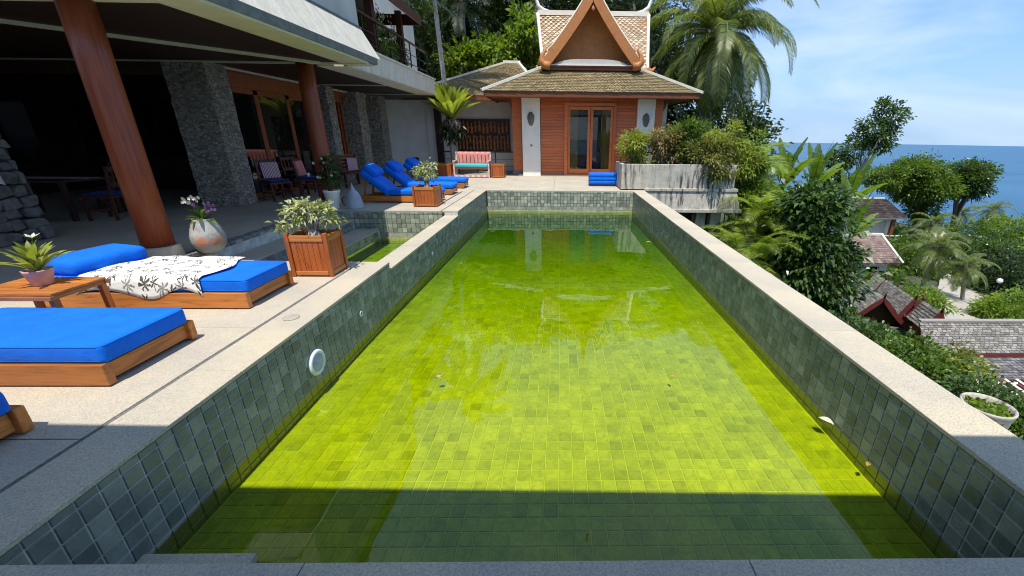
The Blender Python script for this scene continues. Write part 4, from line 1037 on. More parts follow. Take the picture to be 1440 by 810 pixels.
def low_lounger(label, y0, raised):
    """foot at x = -3.01, head to the left; y0 = near side"""
    t = thing('sun_lounger', label, 'sun lounger', (-4.0, y0+.36, 0), 0, G_L)
    for y in (-.335, .335):
        bev(MB().box(-.99, .985, y-.028, y+.028, .012, .168).build('side_rail', M['teak'], t), .006)
        for x in (-.8, .8): MB().box(x-.04, x+.04, y-.022, y+.022, 0, .012).build('foot', M['dark'], t)
    bev(MB().box(.915, .955, -.306, .306, .035, .15).build('end_board', M['teak_y'], t), .004)
    bev(MB().box(-.985, -.945, -.306, .306, .035, .15).build('end_board', M['teak_y'], t), .004)
    for k in range(9): MB().box(-.9+k*.2, -.79+k*.2, -.306, .306, .125, .145).build('slat', M['teak_y'], t)
    def piping(o_, lx, ly, lz):
        for z_ in (.022, lz-.012):
            pts = []
            for cx_, cy_, a0 in ((lx/2-.04, ly/2-.04, 0), (-lx/2+.04, ly/2-.04, 90), (-lx/2+.04, -ly/2+.04, 180), (lx/2-.04, -ly/2+.04, 270)):
                for k in range(5): a_ = R(a0+22.5*k); pts.append((cx_+.036*math.cos(a_), cy_+.036*math.sin(a_), z_))
            MB().tube(pts+pts[:1], .0055, 6, False).build('piping', M['blue'], o_)
    if raised:
        mt_ = obj('mattress', cushion_mesh(1.42, .655, .135, .035, M['blue'], puff=.008), t, (.285, -.015, .165)); piping(mt_, 1.42, .655, .135)
        bk_ = obj('back_mattress', cushion_mesh(.66, .655, .135, .035, M['blue'], puff=.008), t, (-.70, -.015, .25)); bk_.rotation_euler = (0, R(24), 0)
        MB().bar((-.95, .25, .15), (-.85, .25, .36), .03, .04, (0,1,0)).bar((-.95, -.25, .15), (-.85, -.25, .36), .03, .04, (0,1,0)).build('back_prop', M['teak'], t)
    else:
        mt_ = obj('mattress', cushion_mesh(2.0, .655, .135, .035, M['blue'], puff=.006), t, (.0, -.015, .165)); piping(mt_, 2.0, .655, .135)
    return t
low_lounger('low teak lounger with blue mattress in front of the little teak table', 2.41, True)
low_lounger('low teak lounger with a printed cloth spread over its blue mattress', 3.73, False)
low_lounger('low teak lounger at the edge of the shade, only its foot corner in view', 1.27, False)
# bolster and printed cloth on the second lounger
bo = obj('bolster_pillow', cushion_mesh(.40, .68, .15, .06, M['blue'], puff=.012)); bo.location = (-4.78, 4.16, .30); bo.rotation_euler = (0, R(3), R(-38)); tag(bo, 'blue bolster pillow at the head of the cloth covered lounger', 'pillow')
bo.rotation_euler = (0, R(4), R(-6))
tw = thing('beach_cloth', 'white cloth with dark leaf print spread over the second lounger', 'cloth', (-4.0, 4.08, .315))
b = MB(); nx_, ny_ = 60, 34
def cl(i, j):
    u, v_ = i/nx_, j/ny_
    x = -.56+1.14*u+.10*(v_-.5)*(1-u)+.03*math.sin(v_*9+u*3)+.05*math.sin(v_*4.2)*u
    y = -.43+.80*v_+.03*math.sin(u*8)*(1-v_)+.10*max(0, u-.45)*(1-v_)*math.sin(u*9.5+.8)
    z = .006+.007*math.sin(u*17+v_*6)*math.sin(v_*9+u*4)+.008*abs(math.sin(u*6-v_*3.1))
    if y < -.32:                      # hangs over the near side
        d = -.32-y; y = -.345-d*.12; z = -d*1.45-.004+z*.4
    return (x, y, z)
b.add([cl(i, j) for i in range(nx_+1) for j in range(ny_+1)], [(i*(ny_+1)+j, (i+1)*(ny_+1)+j, (i+1)*(ny_+1)+j+1, i*(ny_+1)+j+1) for i in range(nx_) for j in range(ny_)], .5, True)
o = b.build('cloth', M['print'], tw)
uvl = o.data.uv_layers.new(name='print'); kk = 0
for i in range(nx_):
    for j in range(ny_):
        for di, dj in ((0,0), (1,0), (1,1), (0,1)): uvl.data[kk].uv = ((i+di)/nx_*1.14, (j+dj)/ny_*.86); kk += 1
sm = o.modifiers.new('thickness', 'SOLIDIFY'); sm.thickness = .003
# side table
tb = thing('side_table', 'small teak slatted side table between the two loungers', 'side table', (-4.30, 3.26, 0))
for k in range(5): bev(MB().box(-.33, .33, -.21+k*.085, -.133+k*.085, .40, .42).build('slat', M['teak'], tb), .003)
for y in (-.21, .21): bev(MB().box(-.335, .335, y-.016, y+.016, .365, .398).build('apron', M['teak'], tb), .003)
for x in (-.31, .31):
    for y in (-.18, .18): bev(MB().bar((x, y, 0), (x*.97, y, .40), .04, .045, (0,1,0)).build('leg', M['teak_v'], tb), .003)
    MB().box(x-.015, x+.015, -.19, .19, .365, .397).build('end_rail', M['teak_y'], tb)

# square teak planters
def planter(label, loc, s, h, group, sy=None):
    t = thing('teak_planter', label, 'planter', loc, 0, group)
    sy = s if sy is None else sy
    for x in (-s/2, s/2):
        for y in (-sy/2, sy/2):
            p_ = bev(MB().box(x-.024, x+.024, y-.024, y+.024, 0, h+.03).build('corner_post', M['teak_v'], t), .006)
    for side in range(4):
        ang = side*math.pi/2; hw, a = (s/2, sy/2) if side % 2 == 0 else (sy/2, s/2); n_ = 6 if hw > .2 else 4; wd = (2*hw-.06)/n_
        for k in range(n_):
            x = -hw+.03+wd*(k+.5)
            o = MB().box(x-wd/2+.002, x+wd/2-.002, -a-.008, -a+.012, .05, h-.05).build('plank', M['teak_v'], t); o.rotation_euler = (0, 0, ang)
        for z0, z1 in ((.02, .07), (h-.07, h)):
            o = bev(MB().box(-hw+.03, hw-.03, -a-.018, -a+.014, z0, z1).build('rail', M['teak'], t), .004); o.rotation_euler = (0, 0, ang)
    MB().box(-s/2+.02, s/2-.02, -sy/2+.02, sy/2-.02, h-.12, h-.08).build('soil', M['soil'], t)
    return t
G_P = 'square teak planters on the decks'
planter('large square teak planter at the corner of the side basin', (-2.95, 4.90, 0), .44, .50, G_P, .34)
planter('square teak planter on the far deck corner beside the blue loungers', (-3.17, 10.08, 0), .50, .46, G_P)
planter('orange teak planter just left of the pink swing seat', (-4.60, 17.3, 0), .46, .52, G_P)
planter('orange teak planter just right of the pink swing seat', (-2.48, 17.2, 0), .46, .52, G_P)

# far loungers with raised backs
G_F = 'blue reclining loungers on the far deck'
def recliner(label, y0, yaw=0.0):
    t = thing('reclining_lounger', label, 'sun lounger', (-3.98, y0+.35, 0), yaw, G_F)
    for y in (-.32, .32):
        bev(MB().box(-.95, .93, y-.025, y+.025, .03, .17).build('side_rail', M['teak'], t), .006)
    MB().box(.88, .92, -.295, .295, .05, .15).build('end_board', M['teak_y'], t); MB().box(-.95, -.91, -.295, .295, .05, .15).build('end_board', M['teak_y'], t)
    for x in (-.8, .8):
        for y in (-.3, .3): MB().box(x-.04, x+.04, y-.035, y+.035, 0, .03).build('foot', M['teak'], t)
    obj('mattress', cushion_mesh(1.26, .66, .13, .045, M['blue'], puff=.012), t, (.33, 0, .18))
    bk_ = obj('back_mattress', cushion_mesh(.86, .66, .15, .06, M['blue'], puff=.03), t, (-.62, 0, .40)); bk_.rotation_euler = (0, R(40), 0)
    pl = obj('pillow', cushion_mesh(.34, .58, .16, .07, M['blue'], puff=.04), t, (-.76, 0, .69)); pl.rotation_euler = (0, R(40), 0)
    for y in (-.24, .24): MB().bar((-.9, y, .17), (-.8, y, .62), .04, .03, (0,1,0)).build('back_prop', M['teak'], t)
    return t
recliner('nearest blue reclining lounger on the far deck, half in the shade', 10.42)
recliner('middle blue reclining lounger on the far deck', 11.85)
recliner('farthest blue reclining lounger on the far deck, by the end wall', 13.4)
# rolled blue mattress by the concrete planter
rm = thing('folded_mattress', 'folded blue mattress on a low dark base by the concrete planter', 'mattress', (1.52, 14.62, 0))
MB().box(-.52, .52, -.22, .22, .0, .06).build('base', M['dark'], rm)
for k in range(3): obj('fold', cushion_mesh(1.06, .5, .125, .055, M['blue'], puff=.008), rm, (0, 0, .06+k*.118))
# grey metal cone
cn = thing('metal_cone', 'grey metal cone with pointed tip on the edge of the far deck', 'cone', (-4.72, 9.62, 0))
MB().lathe([(.205, 0), (.20, .03), (.185, .12), (.155, .24), (.115, .34), (.07, .40), (.055, .41), (.05, .43), (.03, .48), (.012, .54), (0, .57)], n=28).build('shell', M['cone'], cn)
MB().tube([(-.2, -.02, .26), (-.26, -.02, .2), (-.25, -.02, .1), (-.21, -.02, .06)], .012, 6).build('handle', M['iron'], cn)
# ceramic vase by the first column
def m_vase():
    mt, n, bs = new_mat('crackled_ceramic'); v_ = coords(n)
    a = ramp(n, noise(n, v_, 7, 6, .7), [(.3, (.22,.20,.17)), (.55, (.38,.37,.33)), (.75, (.5,.49,.45))])
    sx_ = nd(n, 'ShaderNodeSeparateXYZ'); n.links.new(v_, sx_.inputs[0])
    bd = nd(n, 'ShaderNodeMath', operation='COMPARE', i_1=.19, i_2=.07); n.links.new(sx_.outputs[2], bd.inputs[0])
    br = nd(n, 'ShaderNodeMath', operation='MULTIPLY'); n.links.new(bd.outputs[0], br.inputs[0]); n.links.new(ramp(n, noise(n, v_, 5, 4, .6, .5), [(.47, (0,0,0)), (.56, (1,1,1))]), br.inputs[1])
    a = mixc(n, br.outputs[0], a, (.55,.20,.10)); n.links.new(a, bs.inputs['Base Color']); bs.inputs['Roughness'].default_value = .45  # orange patch is sun falling on the vase, painted into its colour
    bump(n, bs, noise(n, v_, 30, 5), .3, .006); return mt
vs_ = thing('ceramic_vase', 'egg shaped ceramic vase with painted sun patch beside the first red column', 'vase', (-5.02, 5.84, 0))
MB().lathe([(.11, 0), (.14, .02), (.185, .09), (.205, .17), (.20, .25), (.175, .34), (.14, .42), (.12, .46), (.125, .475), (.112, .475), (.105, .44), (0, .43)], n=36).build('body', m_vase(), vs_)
# white pot by the second column
wp = thing('white_pot', 'tapered white pot at the foot of the second red column', 'pot', (-5.16, 9.55, 0))
MB().lathe([(.10, 0), (.12, .02), (.165, .36), (.178, .38), (.178, .41), (.155, .41), (.15, .38), (0, .36)], n=28).build('body', M['white'], wp)
# pale pink pot on the side table
pk = thing('pink_pot', 'small pale pink pot on the teak side table', 'pot', (-4.27, 3.27, .421))
MB().lathe([(.055, 0), (.06, .004), (.088, .12), (.092, .13), (.08, .13), (.076, .115), (0, .11)], n=24).build('body', m_plain('pink_clay', (.56,.34,.28), .8, .2, 14, .2), pk)
# concrete planter box right of the far deck
def m_stained(name):
    mt, n, bs = new_mat(name); v_ = coords(n)
    a = ramp(n, noise(n, v_, 6, 6, .65), [(.3, (.34,.31,.255)), (.7, (.54,.495,.41))])
    st_ = noise(n, coords(n, (7, 7, .7)), 1.3, 6, .7); bl = noise(n, coords(n, (1, 1, 1)), 1.1, 3)
    mm = nd(n, 'ShaderNodeMath', operation='MULTIPLY'); n.links.new(ramp(n, st_, [(.47, (0,0,0)), (.60, (1,1,1))]), mm.inputs[0]); n.links.new(ramp(n, bl, [(.38, (.1,.1,.1)), (.55, (1,1,1))]), mm.inputs[1])
    a = mixc(n, mm.outputs[0], a, (.065,.06,.055)); n.links.new(a, bs.inputs['Base Color']); bs.inputs['Roughness'].default_value = .9
    bump(n, bs, noise(n, v_, 25, 5), .4, .01); return mt
M['stained'] = m_stained('weathered_concrete')
cb = thing('concrete_planter', 'long weathered concrete planter box full of shrubs beyond the pool corner', 'planter', (3.8, 13.8, 0))
bev(MB().box(-1.87, 1.77, -.42, -.30, .03, .80).box(-1.87, -1.75, -.30, 1.0, .03, .80).box(1.65, 1.77, -.30, 1.0, .03, .8).box(-1.75, 1.65, .9, 1.0, .03, .8).build('box', M['stained'], cb), .012)
MB().box(-1.74, 1.64, -.29, .89, .3, .66).build('soil', M['soil'], cb)
bev(MB().box(-1.12, 1.88, -.50, 1.1, -.02, .07).build('ledge', M['stained'], cb), .01)
MB().prism([(-1.10, -.46, -.02), (1.86, -.46, -.02), (2.02, -.52, -.58), (-1.10, -.52, -.58)], (0, 1.55, 0)).build('lower_band', M['stained'], cb)
bev(MB().box(-1.1, 2.07, -.57, 1.1, -.68, -.575).build('base_slab', M['stained'], cb), .01)
for x0 in (.74, 1.26): MB().box(x0, x0+.34, -.1, .3, -6, -.68).build('support', M['stained'], cb)
MB().box(-1.0, 1.8, .6, .8, -6, -.68).build('rear_wall', M['dark'], cb)
rl = thing('planter_rail', 'thin dark rail standing on the concrete planter box', 'railing', (2.6, 14.55, .66))
MB().bar((-.55, 0, .45), (1.4, 0, .45), .03, .03).build('hand_rail', M['iron'], rl)
for k in range(4): MB().box(-.55+k*.6-.012, -.55+k*.6+.012, -.012, .012, 0, .45).build('post', M['iron'], rl)
# ================================================================== foliage tools
def unit(a): return a/np.maximum(np.linalg.norm(a, axis=-1, keepdims=True), 1e-9)
def leaf_arrays(pts, dirs, L_, W_, roll=None, fold=.18, droop=.25):
    """one folded quad a leaf: base, right, tip, left"""
    n = len(pts); dirs = unit(dirs)
    ref = np.tile(np.array([0, 0, 1.0]), (n, 1)) + rng.normal(0, .45, (n, 3))
    side = unit(np.cross(dirs, ref)); nrm = np.cross(side, dirs)
    L_ = np.broadcast_to(np.asarray(L_, float), (n,))[:, None]; W_ = np.broadcast_to(np.asarray(W_, float), (n,))[:, None]
    mid = pts + dirs*L_*.48 + nrm*L_*.03
    tip = pts + dirs*L_ - np.array([0, 0, 1.0])*L_*droop
    a = mid + side*W_*.5 + nrm*W_*fold; c = mid - side*W_*.5 + nrm*W_*fold
    V = np.stack([pts, a, tip, c], 1).reshape(-1, 3)
    return V, np.arange(n*4).reshape(n, 4)
def crown_pts(lobes, n, clumps, spread, shell=.35):
    """lobes: (cx,cy,cz,rx,ry,rz); leaves sit in clumps that lie near the lobe's skin"""
    lobes = np.array(lobes, float); vol = lobes[:, 3]*lobes[:, 4]*lobes[:, 5]; vol = vol**.75; pr = vol/vol.sum()
    li = rng.choice(len(lobes), clumps, p=pr); d = unit(rng.normal(0, 1, (clumps, 3)))
    rad = (shell + (1-shell)*rng.random((clumps, 1))**.55)*rng.uniform(.82, 1.12, (clumps, 1))
    cc = lobes[li, :3] + d*lobes[li, 3:]*rad
    k = rng.choice(clumps, n, p=(lambda q: q/q.sum())(rng.uniform(.4, 1.6, clumps)))
    off = rng.normal(0, 1, (n, 3)); off = off*spread*np.array([1, 1, .7])
    p = cc[k] + off
    dr = unit(d[k]*.8 + unit(off)*1.0 + rng.normal(0, .35, (n, 3)) + np.array([0, 0, .15]))
    tone = np.clip(rng.normal(.5, .22, n) + (rng.uniform(-.28, .28, clumps))[k], 0, 1)
    return p, dr, tone, cc
def foliage(name, mat, lobes, n, L_, W_, clumps, spread, parent, shell=.35, droop=.25):
    p, d, tone, cc = crown_pts(lobes, n, clumps, spread, shell)
    ls = L_*rng.uniform(.65, 1.25, n)
    V, Q = leaf_arrays(p, d, ls, ls*W_/L_, droop=droop)
    o = obj(name, np_mesh(name, V, Q, tone, mat), parent); return o, cc
def limbs(b, base, top, r0, cc, n, r1=.03):
    """trunk and branches towards some clump centres"""
    base, top = Vector(base), Vector(top)
    mid = base.lerp(top, .5)+Vector((random.uniform(-.1,.1), random.uniform(-.1,.1), 0))*(top-base).length*.3
    b.tube([base, base.lerp(mid, .5), mid, mid.lerp(top, .6), top], [r0*1.25, r0, r0*.85, r0*.7, r0*.5], 10)
    idx = rng.choice(len(cc), min(n, len(cc)), replace=False)
    for i in idx:
        e = Vector(cc[i]); s_ = mid.lerp(top, random.uniform(.2, 1)); m_ = s_.lerp(e, .5)+Vector((0, 0, .08))*(e-s_).length
        b.tube([s_, m_, e], [r0*.38, r0*.24, r1], 6)
def tree(name, label, cat, base, top, lobes, n, L_, W_, clumps, spread, mat, r0, nl=14, group=None, bark='bark', shell=.35, droop=.25):
    """lobes relative to the base"""
    t = thing(name, label, cat, base, 0, group)
    o, cc = foliage('crown', M[mat], lobes, n, L_, W_, clumps, spread, t, shell, droop)
    b = MB(); limbs(b, (0, 0, -.3), top, r0, cc, nl); b.build('trunk', M[bark], t); return t
M['lf_dark'] = m_leaf('dark_leaf', (.014,.03,.010), (.032,.06,.018), (.07,.105,.032), .3, .4, .5)
M['lf_deep'] = m_leaf('deep_green_leaf', (.026,.056,.016), (.06,.115,.03), (.14,.21,.06), .35, .27, .7)
M['lf_mid'] = m_leaf('mid_green_leaf', (.045,.088,.016), (.10,.17,.03), (.19,.27,.055), .42)
M['lf_light'] = m_leaf('light_green_leaf', (.09,.15,.02), (.17,.26,.035), (.28,.36,.06), .45)
M['lf_yellow'] = m_leaf('yellow_green_leaf', (.13,.17,.025), (.25,.30,.05), (.40,.42,.09), .42)
M['lf_brown'] = m_leaf('rusty_leaf', (.13,.11,.04), (.24,.19,.08), (.38,.30,.14), .35)
M['lf_grey'] = m_leaf('variegated_leaf', (.16,.20,.08), (.34,.38,.18), (.58,.58,.36), .3)
M['lf_olive'] = m_leaf('olive_leaf', (.10,.12,.03), (.19,.20,.055), (.32,.31,.10), .4)
M['frond'] = m_leaf('palm_leaflet', (.06,.095,.022), (.135,.18,.045), (.28,.31,.10), .42, .35, .5)
M['frond_light'] = m_leaf('light_palm_leaflet', (.11,.17,.022), (.22,.31,.04), (.38,.44,.08), .45, .35, .5)
M['frond_dark'] = m_leaf('dark_palm_leaflet', (.012,.025,.010), (.026,.048,.018), (.06,.09,.04), .25, .4, .5)
M['flower_w'] = m_leaf('white_petal', (.7,.68,.62), (.8,.78,.72), (.85,.84,.78), .3)
M['flower_p'] = m_leaf('violet_petal', (.35,.12,.42), (.5,.22,.55), (.7,.5,.72), .3)

# ---- palms: fronds share a few meshes, each frond is an object
def frond_mesh(length, elev, droop, leaf, mat, n=46, wd=.045, hang=.5, vee=.35):
    path = []; p = np.zeros(3); k = 24
    for i in range(k+1):
        t = i/k; path.append(p.copy()); a = elev - droop*(t**1.35); p = p + np.array([math.cos(a), 0, math.sin(a)])*length/k
    path = np.array(path); V = []; Q = []; rn = []
    for i in range(n):
        t = .10 + .89*i/(n-1); f = t*k; j = min(int(f), k-1); c = path[j] + (path[j+1]-path[j])*(f-j)
        fw = unit(path[j+1]-path[j]); up = np.cross(fw, np.array([0, 1.0, 0])); up = -up if up[2] < 0 else up
        ll = leaf*(math.sin(math.pi*min(1, .16+.80*t))**.65)*random.uniform(.88, 1.08)
        for s_ in (-1, 1):
            d = unit(np.array([0, s_*1.0, 0]) + fw*(.55+.5*t) + up*vee)
            m_ = c + d*ll*.5; hg = hang*random.uniform(.75, 1.3)
            e = m_ + unit(d + np.array([0, 0, -hg*1.6]))*ll*.5
            m_ = m_ + np.array([0, 0, -hg*ll*.06])
            w_ = fw*wd*.5*(1-.4*t); b0 = len(V)
            V += [c-w_*.5, c+w_*.5, m_+w_, m_-w_, e+w_*.12, e-w_*.12]
            Q += [(b0, b0+1, b0+2, b0+3), (b0+3, b0+2, b0+4, b0+5)]; q = random.random(); rn += [q, q]
    b0 = len(V)
    rr = [.040*(1-.85*i/k)*(length/4)**.5 for i in range(k+1)]
    for i in range(k+1):
        for s_, u_ in ((-1, 0), (0, 1), (1, 0), (0, -1)): V.append(path[i]+np.array([0, s_*rr[i], u_*rr[i]*.7]))
    for i in range(k):
        for q in range(4): Q.append((b0+i*4+q, b0+i*4+(q+1) % 4, b0+(i+1)*4+(q+1) % 4, b0+(i+1)*4+q)); rn.append(.95)
    return np_mesh('frond', np.array(V), np.array(Q), np.array(rn), mat)
SETS = {}
def frond_set(key, length, leaf, mat, elevs, n=46, wd=.045, hang=.5, droop=1.5):
    SETS[key] = [(e, frond_mesh(length, R(e), droop*(.75+.35*(e+50)/120), leaf, mat, n, wd, hang)) for e in elevs]
frond_set('coco', 4.7, 1.0, M['frond'], (66, 46, 28, 12, -4, -20, -38, -60), 62, .095, .8, 1.9)
frond_set('dark', 4.2, .9, M['frond_dark'], (70, 45, 20, -5, -35), 34, .07, .7)
frond_set('areca', 1.9, .60, M['frond_light'], (80, 66, 50, 30, 8), 40, .055, .35, 1.7)
frond_set('far', 4.4, 1.15, M['frond'], (66, 42, 20, 0, -22, -48), 34, .13, .7, 1.8)
frond_set('cane', 1.5, .42, M['frond_light'], (78, 58, 38, 15, -10), 26, .05, .35, 1.5)
def palm(label, base, top, nf, key, r0=.14, group=None, bend=.0, cat='palm tree', name='palm_tree', trunk='trunk', scale=1.0, coconuts=0, order=None):
    t = thing(name, label, cat, base, 0, group)
    tp = Vector(top)-Vector(base)
    pts = [Vector((tp.x*(u+bend*math.sin(math.pi*u)), tp.y*u, -.4+(tp.z+.4)*u)) for u in [i/10 for i in range(11)]]
    b = MB(); rings = []
    P_ = []; Rr = []
    for i in range(41):
        u = i/40; f = u*10; j = min(int(f), 9); q = pts[j].lerp(pts[j+1], f-j); P_.append(q); Rr.append(r0*(1.25-.5*u)*(1.06 if i % 2 else .98))
    b.tube(P_, Rr, 10); b.build('trunk', M[trunk], t)
    hd = MB().lathe([(r0*.7, -.5), (r0*1.5, -.2), (r0*1.4, .1), (r0*.5, .45)], pts[-1], 10).build('crown_shaft', M['bark'], t)
    st_ = SETS[key]
    for i in range(nf):
        e, me = st_[int((i/nf)*len(st_)) if order is None else order[i % len(order)]]
        o = obj('frond', me, t, pts[-1]+Vector((0, 0, .1*(e/60)))); o.rotation_euler = (random.gauss(0, .06), random.gauss(0, .05), i*2.399963+random.gauss(0, .12))
        s_ = scale*random.uniform(.86, 1.08); o.scale = (s_, s_, s_)
    for i in range(coconuts):
        a = i*2.4; c = pts[-1]+Vector((math.cos(a)*.28, math.sin(a)*.28, -.25-.1*(i % 3)))
        MB().lathe([(0, -.14), (.09, -.1), (.13, 0), (.1, .1), (0, .15)], c, 10).build('coconut', M['lf_olive'], t)
    return t
palm('tall coconut palm with drooping fronds right of the red pavilion', (7.9, 23.2, -3.6), (7.65, 23, 6.3), 40, 'coco', .16, None, .05, coconuts=6)
palm('slender pale palm trunk rising past the shelter roof, with a fern on it', (-4.50, 18.42, 0), (-4.85, 18.25, 9.4), 13, 'coco', .085, None, 0, scale=.75)
G_B = 'dark palms on the slope behind the buildings'
for lb, x, y, z, ky in (('dark palm behind the end of the villa balcony', -8.6, 23.5, 7.2, 'dark'), ('dark palm between the villa and the slender trunk', -5.6, 27, 8.4, 'dark'),
                    ('dark palm directly behind the red pavilion gable', 4.6, 29, 8.6, 'dark'), ('dark palm behind the tall coconut palm', 8.9, 28, 7.2, 'dark'), ('dark palm low behind the left pavilion ridge', -1.6, 30, 9.6, 'dark')):
    palm(lb, (x, y, float(zt(x, y))), (x+random.uniform(-.3,.3), y, z), 22, ky, .14, G_B)
# areca and fan palms right of the planter
def clump_palm(label, base, n, key, spread, h, group, scale=1.0, stems=True):
    t = thing('areca_palm', label, 'palm', base, 0, group)
    st_ = SETS[key]; b = MB()
    for i in range(n):
        a = i*2.399963; r_ = spread*math.sqrt((i+.5)/n); c = Vector((math.cos(a)*r_, math.sin(a)*r_, h*random.uniform(.55, 1.0)))
        b.tube([(c.x*.3, c.y*.3, -.2), (c.x*.7, c.y*.7, c.z*.6), c], [.03, .025, .018], 5)
        for k in range(5):
            e, me = st_[min(len(st_)-1, int(random.random()*len(st_)))]
            o = obj('frond', me, t, c); o.rotation_euler = (0, 0, a+random.gauss(0, 1.1)); s_ = scale*random.uniform(.7, 1.1); o.scale = (s_, s_, s_)
    b.build('stems', M['lf_olive'], t); return t
G_A = 'areca palms beyond the concrete planter'
clump_palm('bright areca palm rising behind the shrubs of the concrete planter', (5.9, 17.6, -2), 9, 'areca', 1.3, 3.3, G_A)
clump_palm('areca palm with fine fronds between planter and coconut palm', (7.0, 17.2, -2.6), 9, 'areca', 1.1, 3.4, G_A)
clump_palm('low areca palm hugging the right end of the concrete planter', (6.7, 13.6, -3.4), 9, 'areca', .9, 2.6, G_A)
clump_palm('lowest areca palm against the outside of the pool wall', (5.6, 11.9, -3.3), 6, 'cane', .6, 2.0, G_A)
clump_palm('areca palm between the planter shrubs and the banana plants', (8.6, 16.5, -3.8), 9, 'areca', 1.2, 3.5, G_A)
# ---- jungle behind
G_J = 'dark trees on the slope behind the buildings'
for lb, x, y, h, w_ in (('dense dark tree behind the villa end wall', -9.5, 28, 10.5, 3.6), ('dense dark tree behind the slender palm trunk', -5.2, 31, 12, 3.8), ('dense dark tree left behind the white ridge finial', -1.0, 34, 13, 4.2),
                        ('dense dark tree behind the gable apex', 2.6, 33, 12.5, 4.0), ('dense dark tree right behind the pavilion ridge', 6.3, 31, 11.5, 3.8), ('dense dark tree behind the coconut palm crown', 10.4, 30, 9.5, 3.6),
                        ('tall dark tree at the top of the slope left of the gable', -4, 40, 15, 5), ('tall dark tree at the top of the slope right of the gable', 5.5, 40, 15, 5), ('tall dark tree at the top left of the slope', -12, 36, 13, 5)):
    g = float(zt(x, y))
    tree('dark_tree', lb, 'tree', (x, y, g), (0, 0, h*.62), [(0, 0, h*.72, w_, w_, h*.30), (w_*.5, -w_*.3, h*.5, w_*.8, w_*.8, h*.26), (-w_*.5, -w_*.4, h*.42, w_*.8, w_*.8, h*.28)], 9000, .34, .17, 150, .5, 'lf_dark', .22, 10, G_J)
g = float(zt(-3.6, 25.4))
tree('broadleaf_tree', 'light green broadleaf tree behind the shelter roof', 'tree', (-3.7, 25.6, g), (0, 0, 5), [(-1.5, 0, 5.9, 1.4, 1.2, 1.2), (.7, -.2, 6.7, 1.5, 1.2, 1.3), (1.9, 0, 7.7, 1.0, 1.0, .9), (-.4, .3, 5.0, 2.2, 1.2, 1.2), (2.3, .3, 5.8, 1.2, 1.0, 1.3)], 9000, .36, .15, 110, .28, 'lf_light', .16)
# ---- shrubs in the concrete planter: one object each
G_S = 'shrubs in the concrete planter'
def shrub(label, base, lobes, n, L_, W_, mat, group=G_S, clumps=60, spread=.10, name='shrub', stems=10, bark='bark'):
    t = thing(name, label, 'shrub', base, 0, group)
    o, cc = foliage('foliage', M[mat], lobes, n, L_, W_, clumps, spread, t, .2)
    b = MB()
    for i in rng.choice(len(cc), min(stems, len(cc)), replace=False):
        e = Vector(cc[i]); b.tube([(e.x*.15, e.y*.15, -.05), (e.x*.5, e.y*.5, e.z*.5), e], [.018, .013, .006], 5)
    b.build('stems', M[bark], t); return t
shrub('yellow green shrub at the left end of the concrete planter', (2.45, 14.1, .66), [(0, 0, .72, .42, .35, .38), (.1, 0, .3, .25, .2, .2)], 2200, .13, .045, 'lf_yellow')
shrub('rusty brown shrub second from the left in the concrete planter', (3.35, 14.1, .66), [(0, 0, .85, .55, .4, .42), (.3, 0, .5, .45, .3, .35)], 2800, .11, .04, 'lf_brown')
shrub('tall green shrub in the middle of the concrete planter', (4.2, 14.3, .66), [(0, 0, 1.0, .72, .45, .52), (-.1, -.1, .45, .65, .4, .42)], 5200, .13, .045, 'lf_mid')
shrub('olive shrub spilling over the front of the concrete planter', (4.75, 13.8, .66), [(0, -.1, .5, .72, .45, .48), (.2, -.35, .0, .5, .25, .34)], 5200, .12, .04, 'lf_olive')
shrub('bright green shrub at the right end of the concrete planter', (5.4, 14.2, .66), [(0, 0, .8, .8, .55, .62), (.5, 0, .2, .7, .55, .55)], 6000, .13, .045, 'lf_yellow')
shrub('bright green shrub hanging past the right end of the planter', (6.35, 14.4, -.9), [(0, 0, 1.85, .75, .6, .85), (.1, 0, .7, .65, .6, .8)], 5600, .14, .05, 'lf_light', None)
# ---- dark glossy tree just beyond the right coping
tree('glossy_tree', 'dense tree with dark glossy leaves just beyond the right coping', 'tree', (7.6, 12.0, -4.1), (0, 0, 2.2), [(-.1, 0, 2.9, 1.25, 1.1, 1.45), (.35, -.1, 1.7, 1.25, 1.1, 1.2), (-.4, .1, 2.0, 1.05, 1, 1.3), (-.2, 0, 4.0, .75, .7, .5)], 11000, .22, .105, 300, .19, 'lf_deep', .09, 18, None, 'bark', .3, .3)
